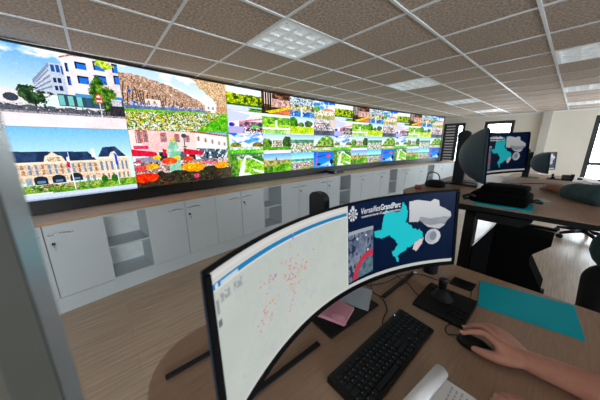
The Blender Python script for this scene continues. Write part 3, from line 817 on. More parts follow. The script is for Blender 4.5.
# ================================================================== CABINETS
WT_Z = .89
OFF = .40
def place_arc(o, s, off=OFF):
    x, y, rz = arc_pt(s * ARC_R / ARC_R, off)
    o.location = (x, y, 0)
    o.rotation_euler = (0, 0, rz)
CW, NW, PZ = .812, .405, .155
def make_cabinet():
    root = empty('cabinet', (0, 0, 0))
    h = CW / 2 - .001
    MB().box(-h, h, .021, .385, PZ, WT_Z - .027).build('body', M_GAP, root)
    MB().rbox(-h, h, .004, .02, 0, PZ - .003, .001).build('plinth', M_CAB, root)
    MB().box(-h + .01, h - .01, .021, .38, 0, PZ - .001).build('base', M_CABIN, root)
    for sgn in (-1, 1):
        x0, x1 = (-h + .0025, -.003) if sgn < 0 else (.003, h - .0025)
        d = MB().rbox(x0, x1, 0, .019, PZ + .003, WT_Z - .03, .0015).build('door', M_CAB, root)
        hx0, hx1 = (-.19, -.028) if sgn < 0 else (.028, .19)
        zc = WT_Z - .12
        n = 10
        pts = [(hx0, .002, zc), (hx0 + .006, -.012, zc)] + [(hx0 + .02 + (hx1 - hx0 - .04) * k / n, -.022 - .008 * math.sin(PI * k / n), zc + .012 * math.sin(PI * k / n)) for k in range(n + 1)] + [(hx1 - .006, -.012, zc), (hx1, .002, zc)]
        MB().tube(pts, .007, 8).build('handle', M_CHROME, d, smooth=True)
        if sgn > 0:
            mb = MB()
            mb.tube([(.048, .002, zc - .085), (.048, -.014, zc - .085)], .013, 14).build('lock', M_BLACK, d)
            MB().box(.0465, .0495, -.03, -.014, zc - .098, zc - .076).rbox(.043, .053, -.034, -.03, zc - .135, zc - .098, .001).build('key', M_CHROME, d)
    return root
def make_niche():
    root = empty('open_shelf', (0, 0, 0))
    h = NW / 2 - .001
    for sgn in (-1, 1):
        x = sgn * (h - .009)
        MB().box(x - .009, x + .009, .0, .385, PZ, WT_Z - .027).build('side_panel', M_CAB, root)
    MB().box(-h + .018, h - .018, .37, .385, PZ + .018, WT_Z - .045).build('back_panel', M_CABIN, root)
    MB().box(-h + .018, h - .018, .002, .37, PZ, PZ + .018).build('bottom_panel', M_CAB, root)
    MB().box(-h + .018, h - .018, .002, .385, WT_Z - .045, WT_Z - .027).build('top_panel', M_CAB, root)
    MB().box(-h + .018, h - .018, .012, .37, .497, .515).build('shelf', M_CAB, root)
    MB().rbox(-h, h, .004, .02, 0, PZ - .003, .001).build('plinth', M_CAB, root)
    return root
N_START = [-4.134, -2.09, -.055, 1.965, 3.985]
cab0, nic0 = make_cabinet(), make_niche()
CAB_LABEL = ['white two-door cabinet beside the grey post, left of all shelves', 'white two-door cabinet right of the leftmost open shelf', 'white two-door cabinet left of the second open shelf',
             'white two-door cabinet right of the second open shelf', 'white two-door cabinet under the black box on the worktop', 'white two-door cabinet right of the third open shelf',
             'white two-door cabinet left of the fourth open shelf', 'white two-door cabinet right of the fourth open shelf', 'white two-door cabinet left of the farthest open shelf',
             'white two-door cabinet right of the farthest open shelf', 'white two-door cabinet against the end wall']
cents = [N_START[0] - CW / 2]
for i in range(5):
    e = N_START[i] + NW
    nx = N_START[i + 1] if i < 4 else e + 2 * CW
    wd = (nx - e) / 2
    cents += [e + wd / 2, e + 1.5 * wd]
for i, s in enumerate(cents):
    if i == 11: continue
    o = cab0 if i == 0 else copy_tree(cab0)
    place_arc(o, s)
    tag(o, CAB_LABEL[i], 'cabinet', 'white cabinets below the video wall')
for i, s in enumerate(N_START):
    o = nic0 if i == 0 else copy_tree(nic0)
    place_arc(o, s + NW / 2)
    tag(o, ['leftmost white open shelf unit between cabinet doors', 'second white open shelf unit from the left', 'third white open shelf unit from the left, under the black box', 'fourth white open shelf unit from the left', 'farthest white open shelf unit near the end wall'][i], 'shelf', 'open shelf units below the video wall')
wt = empty('worktop', (0, 0, WT_Z), 0, 'long curved beech worktop over the white cabinets', 'worktop')
_wt = [arc_slab(-5.2, 6.1, OFF + .012, -.06, WT_Z - .024, WT_Z, 48).build('top', M_WTOP), arc_slab(-5.2, 6.1, OFF + .014, OFF + .0122, WT_Z - .0245, WT_Z - .0005, 48).build('edge_band', M_WEDGE)]
for o in _wt:
    o.parent = wt
    o.matrix_parent_inverse = Matrix.Translation((0, 0, -WT_Z))

# small box on the worktop
x, y, rz = arc_pt(.02, .20)
dv = empty('network_box', (x, y, WT_Z + .001), rz, 'small black electronic box lying on the worktop below the video wall', 'electronic device')
MB().prism([(-.16, 0), (.2, 0), (.2, .02), (.10, .055), (-.14, .065), (-.16, .05)], 'y', -.09, .09).build('case', M_BLACKGLOSS, dv)
MB().box(-.10, -.085, -.092, -.09, .03, .04).build('status_light', M_LED, dv)
MB().box(.04, .12, -.0915, -.09, .018, .026).build('label_strip', M_KEYMARK, dv)

# ================================================================== DESKS
def make_desk(loc, h, w, yr, yf, label, rounded=True, slots=True):
    """local x 0..w, y yf..yr, top at h"""
    root = empty('desk', (loc[0], loc[1], 0), 0, label, 'desk', 'operator desks in a row')
    r = .20
    poly = [(0, yf), (w, yf)]
    cx, cy = w - .06, yr - .06
    poly += [(cx + .06 * math.cos(k * PI / 10), cy + .06 * math.sin(k * PI / 10)) for k in range(6)]
    cx, cy = r, yr - r
    poly += [(cx + r * math.cos(PI / 2 + k * PI / 16), cy + r * math.sin(PI / 2 + k * PI / 16)) for k in range(9)]
    MB().prism(poly, 'z', h - .006, h).build('desk_top', M_DESK, root)
    inner = [(.001 + p[0] * (w - .002) / w, p[1] * .9985) for p in poly]
    MB().prism(inner, 'z', h - .034, h - .0062).build('edge_underlay', M_BLACKMETAL, root)
    for x in (.075, w - .165):
        MB().rbox(x, x + .09, .34, .40, .05, h - .0625, .004).build('leg', M_BLACKMETAL, root)
        MB().rbox(x + .01, x + .08, -.05, .72, .0, .05, .006).build('foot', M_BLACKMETAL, root)
        MB().box(x, x + .09, .1, .6, h - .062, h - .0345).build('top_bracket', M_BLACKMETAL, root)
    MB().box(.166, w - .166, .345, .395, h - .06, h - .0345).build('cross_beam', M_BLACKMETAL, root)
    return root

D1X, D1H = 0.0, .83
desk1 = make_desk((D1X, 0), D1H, 1.54, .86, -.26, 'brown wood desk nearest the camera with the large curved monitor')
def slot(x0, x1, y, parent, h):
    MB().rbox(x0, x1, y - .011, y + .011, h + .0002, h + .007, .003).build('cable_slot', M_BLACK, parent)
for (x0, x1, y) in ((.055, .54, .715), (.20, .514, .492), (.93, 1.268, .476)): slot(x0 - D1X, x1 - D1X, y, desk1, D1H)
D2X, D2H = 1.70, 1.18
desk2 = make_desk((D2X, 0), D2H, 1.73, .86, -.15, 'raised brown desk behind the first monitor with black underframe')
D3X, D3H = 5.86, .83
desk3 = make_desk((D3X, 0), D3H, 1.73, .86, -.26, 'far brown desk near the end wall with white papers')

# black parts hanging under the raised desk
MB().prism([(.326, -.012), (.326, -.058), (.123, -.058), (.082, -.018), (.082, -.012)], 'x', .02, .3).build('cable_tray', M_BLACKMETAL, desk2, (0, 0, D2H - .035 + .012 - .012))
hs = empty('equipment_housing', (1.80, .1, 0), 0, 'black notched side housing standing under the raised desk', 'equipment housing')
C_PROF = [(.145, .0508), (.145, 1.046), (-.108, 1.034), (-.108, .995), (-.04, .918), (-.04, .867), (-.112, .73), (-.112, .0508)]
MB().prism(list(reversed(C_PROF)), 'x', 0, .16).build('side_panel', M_DEEP, hs)
MB().add([(-.2, .194, .955), (-.2, .194, .0508), (-.001, .141, .0508), (-.001, .141, 1.046), (-.2, .204, .955), (-.2, .204, .0508), (-.001, .151, .0508), (-.001, .151, 1.046)], [(0, 1, 2, 3), (7, 6, 5, 4), (0, 4, 5, 1), (3, 2, 6, 7), (0, 3, 7, 4), (1, 5, 6, 2)]).build('front_flap', M_DEEP, hs)
MB().tube([(-.2, .198, .957), (-.001, .146, 1.048)], .0025, 6).build('edge_strip', M_BAR, hs)

# ================================================================== CURVED MONITORS
MR, ML, MH = .98077, 1.20338, .36396
TILT = .0696
MZ = .3162          # height of the screen centre above the desk
def mon_pt(s, v, off=0.0, mz=MZ):
    a = s / MR
    lx = (MR - off) * math.sin(a)
    ly = -MR + (MR - off) * math.cos(a)
    return (lx, ly * math.cos(TILT) + v * math.sin(TILT), mz - ly * math.sin(TILT) + v * math.cos(TILT))

def monitor_picture():
    W, H = 460, 140
    s0, s1, v0, v1 = -ML / 2 + .012, ML / 2 - .012, -MH / 2 + .016, MH / 2 - .007
    p = Pic(W, H)
    p.u = s0 + p.u * (s1 - s0)
    p.v = v0 + p.v * (v1 - v0)
    u, v = p.u, p.v
    left = u < 0
    # map page
    p.put(left, (208, 216, 209), (216, 221, 214), np.clip((fbm(u, v, 9, 9, 4) - .3) * 2, 0, 1))
    p.put(left & (fbm(u, v, 26, 26, 9) > .66), (206, 215, 212))
    p.put(left & (np.abs(fbm(u, v, 7, 7, 2) - .5) < .004), (203, 210, 208))
    p.put(left & (v > .131), (238, 236, 232)); p.put(left & (v > .136) & (v < .147), (22, 140, 200)); p.put(left & (v > .15) & (v < .157), (226, 226, 222)); p.put(left & (v > .165), (228, 226, 222))
    p.put((u > -.565) & (u < -.51) & (v > .137) & (v < .144), (214, 236, 246)); p.put((u > -.58) & (u < -.573) & (v > .136) & (v < .146), (240, 246, 250))
    for a, b in ((-.555, .112), (-.515, .112)): p.put((np.abs(u - a) < .014) & (np.abs(v - b) < .009) & (vn(u, v, 260, 200, 3) > .4), (170, 176, 176))
    p.put((np.abs(u + .578) < .004) & (np.abs(v - .10) < .015), (160, 166, 168)); p.put((np.abs(u + .577) < .004) & (np.abs(v - .065) < .008), (120, 126, 130))
    r2 = random.Random(3)
    cl = [(-.286, .118, 5, .012, .022), (-.30, .064, 10, .02, .02), (-.38, .06, 8, .016, .01), (-.385, .05, 4, .01, .008), (-.30, .04, 16, .016, .02), (-.285, .014, 22, .022, .018), (-.307, .0, 10, .012, .016), (-.30, -.032, 10, .01, .02), (-.255, .02, 12, .02, .014), (-.402, -.012, 9, .016, .012), (-.426, -.028, 8, .014, .014), (-.448, -.046, 6, .012, .014), (-.314, -.066, 6, .012, .014), (-.22, .04, 5, .02, .014), (-.40, .03, 4, .02, .02)]
    cols = [(232, 150, 150), (236, 170, 120), (230, 130, 180), (216, 110, 210), (226, 150, 140), (234, 186, 140)]
    for (a, b, n, du, dv_) in cl:
        for k in range(n):
            x, y = a + r2.gauss(0, du), b + r2.gauss(0, dv_)
            p.put((np.abs(u - x) < .0016 + .0016 * r2.random()) & (np.abs(v - y) < .0022), r2.choice(cols))
    # slide
    p.put(~left, (0, 20, 52), (0, 27, 66), np.clip((v + .18) / .36, 0, 1))
    p.put((u > 0) & (u < .004), (240, 240, 240))
    ph = (u > .007) & (u < .152) & (v > -.144 + .07 * (u - .01)) & (v < .068)
    p.put(ph, (84, 100, 130), (150, 160, 178), np.clip((fbm(u, v, 40, 40, 6) - .25) * 2, 0, 1))
    p.put(ph & (vn(u, v, 90, 60, 2) > .72), (40, 56, 84)); p.put(ph & (v > .052), (176, 184, 190))
    arc = np.abs(np.hypot((u - .15) * 1.0, (v + .15) * 1.0) - .105)
    p.put(ph & (arc < .013) & (v < -.03), (206, 60, 84)); p.put(ph & (np.hypot(u - .15, v + .15) < .09), (120, 146, 150), (60, 90, 120), np.clip((fbm(u, v, 60, 60, 6) - .25) * 2, 0, 1))
    for x, y in ((.06, .03), (.11, .035), (.12, -.03)): p.put(np.hypot(u - x, v - y) < .005, (236, 240, 244))
    MAP = [(.158, .042), (.159, .014), (.213, .0), (.245, .008), (.274, -.02), (.294, -.042), (.276, -.07), (.262, -.068), (.27, -.096), (.282, -.1), (.288, -.128), (.303, -.132), (.296, -.102), (.313, -.088), (.347, -.078), (.351, -.068), (.382, -.062), (.395, -.046), (.414, -.032), (.434, -.032), (.43, -.002), (.398, .014), (.378, .016), (.363, .036), (.337, .052), (.34, .08), (.346, .102), (.335, .12), (.334, .134), (.31, .144), (.311, .124), (.305, .108), (.284, .106), (.242, .11), (.221, .126), (.218, .114), (.207, .094), (.201, .062), (.202, .038)]
    wob = .004
    u0, v0_ = p.u, p.v
    p.u = u + wob * (vn(u, v, 90, 90, 5) - .5) * 2; p.v = v + wob * (vn(u, v, 90, 90, 15) - .5) * 2
    p.poly(MAP, (32, 214, 226))
    p.poly([(.395, -.046), (.414, -.034), (.435, -.036), (.429, -.062), (.413, -.08), (.397, -.096), (.38, -.08), (.389, -.064)], (236, 214, 218))
    p.u, p.v = u0, v0_
    p.poly([(.351, .146), (.40, .148), (.464, .136), (.482, .146), (.508, .138), (.51, .112), (.536, .1), (.568, .08), (.573, .062), (.553, .04), (.542, .018), (.517, .002), (.458, .02), (.41, .054), (.403, .046), (.355, .052)], (226, 228, 232), (200, 204, 210), np.clip((.14 - v) * 8, 0, 1))
    p.poly([(.412, .07), (.468, .056), (.538, .06), (.57, .056), (.553, .04), (.542, .018), (.517, .002), (.458, .02), (.41, .052)], (132, 136, 146), (176, 180, 188), np.clip((fbm(u, v, 30, 60, 4))*1.2, 0, 1))
    p.poly([(.43, .036), (.47, .024), (.53, .026), (.545, .02), (.517, .002), (.458, .016)], (206, 208, 214))
    d = np.hypot((u - .485) / .04, (v + .033) / .037)
    p.put(d < 1, (214, 218, 224)); p.put(d < .86, (176, 182, 194), (222, 224, 230), np.clip(.5 + (u - .485) * 20, 0, 1)); p.put(np.hypot((u - .487) / .018, (v + .03) / .022) < 1, (140, 148, 162)); p.put((v > .0) & (d < 1.02), (196, 200, 206))
    # emblem: rosette of white petals
    lx, lv = u - .035, v - .134
    rr, th = np.hypot(lx, lv), np.arctan2(lv, lx)
    p.put((rr < .026) & (rr > .006) & (np.cos(th * 9) > -.35), (236, 240, 246)); p.put((rr < .0035), (236, 240, 246)); p.put((rr > .012) & (rr < .0145), (4, 32, 78)); p.put((np.abs(lx) < .006) & (lv > .022) & (lv < .033), (236, 240, 246))
    p.put((v < -.151), (216, 218, 214)); p.put((v < -.156) & left, (222, 226, 222))
    s_ = lambda a, b, d_: mon_pt(s0 + a * (s1 - s0), v0 + b * (v1 - v0), .004 - .003 * d_)
    me = grid_mesh('screen', s_, W, H, lin(np.clip(p.c, 0, 1)), True)
    me.materials.append(M_MON)
    return me

def text_mesh(txt, size, bold=0.0, shear=0.0):
    cu = bpy.data.curves.new('lettering', 'FONT')
    cu.body = txt
    cu.size = size
    cu.offset = bold
    cu.shear = shear
    o = bpy.data.objects.new('lettering_tmp', cu)
    COL.objects.link(o)
    dg = bpy.context.evaluated_depsgraph_get()
    dg.update()
    me = bpy.data.meshes.new_from_object(o.evaluated_get(dg))
    bpy.data.objects.remove(o)
    bpy.data.curves.remove(cu)
    return me

def screen_text(txt, s_left, s_right, v_base, height, bold=0.0, shear=0.0):
    me = text_mesh(txt, 1.0, bold, shear)
    xs = [v.co.x for v in me.vertices]
    x0, x1 = min(xs), max(xs)
    k = (s_right - s_left) / (x1 - x0)
    for v in me.vertices:
        v.co = Vector(mon_pt(s_left + (v.co.x - x0) * k, v_base + v.co.y * height, .0062))
    me.name = 'lettering'
    return me

_mon_screen = monitor_picture()
_txt = [screen_text('Versailles', .079, .188, .128, .034, .004, .18), screen_text('GrandParc', .19, .302, .128, .034, .022, .0),
        screen_text("communauté d'agglomération", .081, .302, .112, .0135, .01)]
_mon_shared = {}
def make_monitor(loc, psi, desk_z, mz, label, dim=False):
    root = empty('curved_monitor', (loc[0], loc[1], desk_z), psi, label, 'monitor', 'curved operator monitors')
    dz = mz - MZ
    def shell_T(s, v):
        e = max(0.0, 1 - (v / (MH / 2)) ** 2)
        return .006 + .04 * e ** .5 * (1 - abs(s / .602) ** 4) + .085 * math.exp(-(s / .43) ** 4) * e ** .8
    if 'back' not in _mon_shared:
        NS, NV = 48, 16
        S = [-ML / 2 + ML * i / NS for i in range(NS + 1)]
        V = [-MH / 2 + MH * j / NV for j in range(NV + 1)]
        S = [s * .996 for s in S]
        vs_ = [mon_pt(s, v, .0) for v in V for s in S] + [mon_pt(s, v * .99, -shell_T(s, v)) for v in V for s in S]
        n = (NS + 1) * (NV + 1)
        fs_ = []
        for j in range(NV):
            for i in range(NS):
                a = j * (NS + 1) + i
                fs_.append((n + a, n + a + NS + 1, n + a + NS + 2, n + a + 1))
                fs_.append((a, a + 1, a + NS + 2, a + NS + 1))
        ring = [i for i in range(NS + 1)] + [j * (NS + 1) + NS for j in range(1, NV + 1)] + [NV * (NS + 1) + i for i in range(NS - 1, -1, -1)] + [j * (NS + 1) for j in range(NV - 1, 0, -1)]
        for k in range(len(ring)):
            a, b = ring[k], ring[(k + 1) % len(ring)]
            fs_.append((a, n + a, n + b, b))
        _mon_shared['back'] = MB().add(vs_, fs_).mesh('back_shell', True)
        # bezel strips
        def strip(s0, s1, v0, v1, k, off):
            vs2, fs2 = [], []
            for i in range(k + 1):
                s = s0 + (s1 - s0) * i / k
                vs2 += [mon_pt(s, v0, .0005), mon_pt(s, v0, off), mon_pt(s, v1, off), mon_pt(s, v1, .0005)]
            for i in range(k):
                for q in range(4): fs2.append((4 * i + q, 4 * i + (q + 1) % 4, 4 * i + 4 + (q + 1) % 4, 4 * i + 4 + q))
            fs2 += [(0, 3, 2, 1), (4 * k, 4 * k + 1, 4 * k + 2, 4 * k + 3)]
            return vs2, fs2
        mb = MB()
        h = MH / 2
        mb.add(*strip(-ML / 2, ML / 2, h - .007, h + .001, 40, .008)); mb.add(*strip(-ML / 2, ML / 2, -h - .002, -h + .016, 40, .008))
        mb.add(*strip(-ML / 2 - .002, -ML / 2 + .012, -h + .016, h - .010, 1, .008)); mb.add(*strip(ML / 2 - .012, ML / 2 + .002, -h + .016, h - .010, 1, .008))
        _mon_shared['bezel'] = mb.mesh('bezel')
    z = (0, 0, dz)
    link('back_shell', _mon_shared['back'], M_SHELL, root, z)
    link('bezel', _mon_shared['bezel'], M_BEZEL, root, z)
    sme = _mon_screen
    if dim:
        sme = _mon_screen.copy()
        sme.materials[0] = M_MON_DIM
    scr = link('screen', sme, None, root, z)
    for t in _txt: link('lettering', t, M_TXT, scr)
    # stand: flat neck with rounded top behind the screen, arm and plate
    yb = .118
    zt = mz + .205
    prof = [(yb, .012), (yb + .085, .012), (yb + .09, zt - .06)] + [(yb + .045 + .045 * math.cos(a * PI / 8) - (.006 if a > 4 else 0), zt - .03 + .03 * math.sin(a * PI / 8)) for a in range(0, 9)] + [(yb - .006, zt - .06)]
    MB().prism(prof, 'x', -.014, .014).build('stand_neck', M_NECK, root)
    MB().rbox(-.045, .045, .02, yb + .02, mz - .04, mz + .04, .006).build('mount_arm', M_BLACK, root)
    MB().rbox(-.115, .19, -.045, .235, .0, .011, .004).build('stand_plate', M_BLACK, root)
    return root

mon1 = make_monitor((.6758, .5104), -.0504, D1H + .001, MZ, 'large curved ultrawide monitor in front showing a map and a blue slide')
mon2 = make_monitor((2.505, .506), -.072, D2H + .001, 1.55 - .103 - D2H - .001, 'curved ultrawide monitor on the raised desk, partly seen from behind', True)
mon3 = make_monitor((6.73, .423), -.032, D3H + .001, 1.55 - .395 - D3H - .001, 'small looking far curved monitor near the end wall pilaster')

# ================================================================== DESK 1 THINGS
def Z1(d=0.0): return D1H + .0008 + d

# keyboard
def make_keyboard(name, x0, x1, y0, y1, z, label, keymat, group=None, body=M_BLACK):
    root = empty(name, ((x0 + x1) / 2, (y0 + y1) / 2, z), 0, label, 'keyboard', group)
    w, d = x1 - x0, y1 - y0
    MB().prism([(-d / 2, 0), (d / 2, 0), (d / 2, .022), (d / 2 - .012, .024), (-d / 2 + .004, .012), (-d / 2, .009)], 'x', -w / 2, w / 2).build('case', body, root)
    pitch = (w - .02) / 22.5
    me_cache = {}
    rows = [(0, 1.0), (1.25, .9), (2.2, .9), (3.15, .9), (4.1, .9), (5.05, .9)]
    rp = (d - .022) / 6.0
    def key(cx, cy, kw):
        k = round(kw, 4)
        if k not in me_cache:
            hw, hd = kw / 2 - .0012, rp / 2 - .0012
            mb = MB()
            b, t = .0, .0065
            mb.add([(-hw, -hd, b), (hw, -hd, b), (hw, hd, b), (-hw, hd, b), (-hw + .0018, -hd + .0015, t), (hw - .0018, -hd + .0015, t), (hw - .0018, hd - .0022, t), (-hw + .0018, hd - .0022, t)],
                   [(3, 2, 1, 0), (4, 5, 6, 7), (0, 1, 5, 4), (1, 2, 6, 5), (2, 3, 7, 6), (3, 0, 4, 7)])
            me_cache[k] = mb.mesh('key')
        zz = .0105 + (.0125) * (cy + d / 2) / d
        o = link('key', me_cache[k], keymat, root, (cx, cy, zz))
        return o
    marks = MB()
    for r in range(6):
        cy = d / 2 - .014 - rp * (r + .5)
        layout = []
        if r == 0: layout = [1, -1] + [1] * 4 + [-.5] + [1] * 4 + [-.5] + [1] * 4 + [-.25] + [1] * 3 + [-.25] + [1] * 4
        elif r == 1: layout = [1] * 13 + [2] + [-.25] + [1] * 3 + [-.25] + [1] * 4
        elif r == 2: layout = [1.5] + [1] * 12 + [1.5] + [-.25] + [1] * 3 + [-.25] + [1] * 4
        elif r == 3: layout = [1.75] + [1] * 11 + [2.25] + [-3.5] + [1] * 4
        elif r == 4: layout = [1.25] + [1] * 11 + [2.75] + [-1.25, 1, -1.25] + [1] * 4
        else: layout = [1.25, 1.25, 1.25, 6.25, 1.25, 1.25, 1.25, 1.25, -.25, 1, 1, 1, -.25, 2, 1, 1]
        x = -w / 2 + .01
        for q in layout:
            if q > 0:
                key(x + q * pitch / 2, cy, q * pitch)
                if q < 1.3 and r > 0:
                    zz = .0105 + .0125 * (cy + d / 2) / d + .0067
                    mx_, my_ = x + .006, cy + .002
                    marks.add([(mx_, my_, zz), (mx_ + .0028, my_, zz), (mx_ + .0028, my_ + .0035, zz), (mx_, my_ + .0035, zz)], [(0, 1, 2, 3)])
            x += abs(q) * pitch
    tag(marks.build('key_marking', M_KEYMARK, root), None, None, None, 'stuff')
    return root
kb1 = make_keyboard('keyboard', .430, .888, .236, .374, Z1(), 'black full-size keyboard in front of the nearest monitor', M_KEYTOP)
MB().box(.172, .176, .061, .0645, .0232, .0240).build('status_light', M_LED, kb1)

# joystick controller
jc = empty('joystick_controller', (1.085, .262, Z1()), 0, 'black control panel with upright joystick beside the keyboard', 'joystick controller', 'camera joystick controllers')
MB().prism([(-.10, 0), (.10, 0), (.10, .030), (.07, .032), (-.095, .016), (-.10, .012)], 'y', -.098, .098).build('case', M_BLACK, jc)
MB().lathe([(.046, .020), (.046, .028), (.036, .036), (.030, .052), (.018, .062), (.014, .066)], .02, .02, 24).build('joystick_boot', M_BLACKMETAL, jc, smooth=True)
MB().lathe([(.012, .05), (.0145, .07), (.018, .085), (.0185, .112), (.017, .118), (.008, .121)], .024, .026, 20).build('joystick', M_BLACKGLOSS, jc, smooth=True)
_kb = MB().box(-.008, .008, -.006, .006, 0, .005).mesh('button')
for i in range(6):
    for j in range(2):
        link('button', _kb, M_KEYTOP, jc, (.085 - .03 * j * .9, .085 - .022 * i * .8, .0305 - .002 * j))
for i in range(4):
    for j in range(3):
        link('button', _kb, M_KEYTOP, jc, (-.06 + .024 * j, -.03 - .018 * i, .0196 + .0022 * j))
MB().box(.055, .092, .03, .09, .0315, .0325).build('display', M_BLACKGLOSS, jc)

# flat black pad, pen cup
pd = empty('mobile_phone', (1.336, .258, Z1()), .0, 'flat black phone lying by the joystick controller', 'phone')
MB().rbox(-.042, .042, -.05, .05, 0, .010, .004, 2).build('case', M_BLACK, pd)
MB().rbox(-.038, .038, -.046, .046, .0095, .0108, .0005).build('glass_face', M_BLACKGLOSS, pd)
cup = empty('pen_cup', (1.345, .42, Z1()), 0, 'round black pot standing behind the right end of the nearest monitor', 'pot')
MB().lathe([(.034, 0), (.037, .004), (.037, .088), (.039, .092), (.034, .092), (.032, .02), (.001, .018)], n=28).build('pot', M_BLACK, cup, smooth=False)

# papers on the stand plate
zp = D1H + .0135
pk = empty('sticky_note_block', (.672, .54, zp), 0, 'pink sticky note block under the nearest monitor', 'sticky notes')
MB().prism([(-.075, .042), (-.036, -.066), (.069, -.036), (.058, .052)], 'z', 0, .014).build('note_block', M_PINK, pk)
MB().prism([(-.08, .04), (-.03, -.07), (-.02, -.066), (-.062, .044)], 'z', .003, .006).build('loose_note', M_PINK, pk)
MB().add([(-.05, -.01, .0145), (-.03, -.06, .0145), (-.012, -.052, .024), (-.03, -.004, .02)], [(0, 1, 2, 3)]).build('curled_note', M_PINK, pk)
cd = tag(MB().prism([(-.092, .056), (-.046, -.08), (.094, -.012), (.066, .056)], 'z', 0, .0045).build('document_card', M_CARD, None, (.828, .54, zp)), 'pale blue grey card lying right of the pink notes', 'card')

# teal folder
tf = empty('teal_folder', (1.36, .025, Z1()), 0, 'flat teal folder on the near desk beside the resting arm', 'folder', 'teal folders')
_fp = [(1.446 - 1.36, .208 - .025), (1.197 - 1.36, .165 - .025), (1.263 - 1.36, -.152 - .025), (1.525 - 1.36, -.122 - .025)]
MB().prism(_fp, 'z', 0, .0016).build('back_cover', M_TEAL, tf)
MB().prism([(p[0] * .975 + .001, p[1] * .985) for p in _fp], 'z', .0017, .0032).build('front_cover', M_TEAL, tf)

# notebook with a rolled page
nb = empty('notebook', (.635, .10, Z1()), 0, 'open white notebook with a curled page at the bottom edge', 'notebook')
MB().rbox(-.13, .078, -.12, .06, 0, .006, .001).build('page_block', M_PAPER, nb)
pts = []
A, B = Vector((.075, .052, 0)), Vector((-.15, .075, 0))
mb = MB()
vs_, fs_ = [], []
NR = 18
for k in range(NR + 1):
    t = k / NR
    ang = -PI / 2 + t * 1.55 * PI
    r = .017 + .003 * t
    cy, cz = .0, .006 + .018
    for q, P0 in enumerate((A, B)):
        ax = (B - A).normalized()
        side = Vector((-ax.y, ax.x, 0))
        c = P0 + side * (-r * math.cos(ang)) + Vector((0, 0, cz + r * math.sin(ang)))
        vs_.append(tuple(c))
for k in range(NR): fs_.append((2 * k, 2 * k + 2, 2 * k + 3, 2 * k + 1))
pg = mb.add(vs_, fs_).build('curled_page', M_PAPER, nb, smooth=True)
_so = pg.modifiers.new('thickness', 'SOLIDIFY'); _so.thickness = .0012
mb = MB()
for i in range(9):
    y = .012 - i * .013
    x = -.02
    r3 = random.Random(i)
    while x < .058:
        l = .006 + r3.random() * .014
        mb.add([(x, y, .0063), (x + l, y, .0063), (x + l, y + .004, .0063), (x, y + .004, .0063)], [(0, 1, 2, 3)])
        x += l + .004
tag(mb.build('writing', M_INK, nb), None, None, None, 'stuff')

# cables
def cable(pts, r, label, name='cable', m=M_BLACK, n=10):
    P = [Vector(p) for p in pts]
    out = []
    for i in range(len(P) - 1):
        p0, p1, p2, p3 = P[max(i - 1, 0)], P[i], P[i + 1], P[min(i + 2, len(P) - 1)]
        for k in range(n):
            t = k / n
            out.append(.5 * ((2 * p1) + (-p0 + p2) * t + (2 * p0 - 5 * p1 + 4 * p2 - p3) * t * t + (-p0 + 3 * p1 - 3 * p2 + p3) * t ** 3))
    out.append(P[-1])
    return tag(MB().tube(out, r, 6).build(name, m, smooth=True), label, 'cable', 'black desk cables')
zc = D1H + .0036
cable([(.755, .376, zc + .006), (.80, .40, zc), (.868, .42, zc), (.92, .475, zc), (.93, .53, zc), (.985, .575, zc), (1.05, .60, zc)], .0022, 'thin black keyboard cable running back from the keyboard')
cable([(1.06, .362, zc + .004), (1.09, .40, zc), (1.125, .45, zc + .006), (1.143, .51, zc + .006), (1.18, .56, zc), (1.2, .64, zc)], .0022, 'thin black cable looping from the joystick controller under the monitor')
cable([(.95, .58, zc), (1.05, .53, zc + .0), (1.17, .505, zc + .004), (1.26, .44, zc + .005), (1.28, .36, zc), (1.32, .308, zc + .003)], .002, 'thin black cable crossing to the flat phone')
cable([(1.30, .215, zc + .003), (1.27, .205, zc), (1.23, .20, zc), (1.192, .19, zc + .004)], .0018, 'short black lead from the phone beside the teal folder')
cable([(.922, .168, zc + .012), (.915, .195, zc), (.945, .212, zc), (.98, .206, zc)], .0022, 'short black mouse lead beside the hand')
tag(MB().rbox(1.246, 1.262, .458, .474, D1H + .0076, D1H + .012, .001).build('white_spot', M_WHITEPL), 'tiny white spot at the end of the desk cable slot', 'clip')  # small white block for the white spot at the slot end

# mouse
ms = empty('computer_mouse', (.925, .112, Z1()), .05, 'black computer mouse under the operator\'s hand', 'mouse')
def ellipsoid(cx, cy, cz, rx, ry, rz, n=20, m=12, zmin=None):
    vs2, fs2 = [], []
    for j in range(m + 1):
        ph = -PI / 2 + PI * j / m
        for k in range(n):
            a = 2 * PI * k / n
            z = cz + rz * math.sin(ph)
            if zmin is not None: z = max(z, zmin)
            vs2.append((cx + rx * math.cos(ph) * math.cos(a), cy + ry * math.cos(ph) * math.sin(a), z))
    for j in range(m):
        for k in range(n): fs2.append((j * n + k, j * n + (k + 1) % n, (j + 1) * n + (k + 1) % n, (j + 1) * n + k))
    return vs2, fs2
MB().add(*ellipsoid(0, 0, .008, .032, .057, .028, 24, 14, 0.0)).build('shell', M_BLACK, ms, smooth=True)
MB().tube([(-.004, .032, .031), (.004, .032, .031)], .007, 14).build('scroll_wheel', M_KEYTOP, ms)

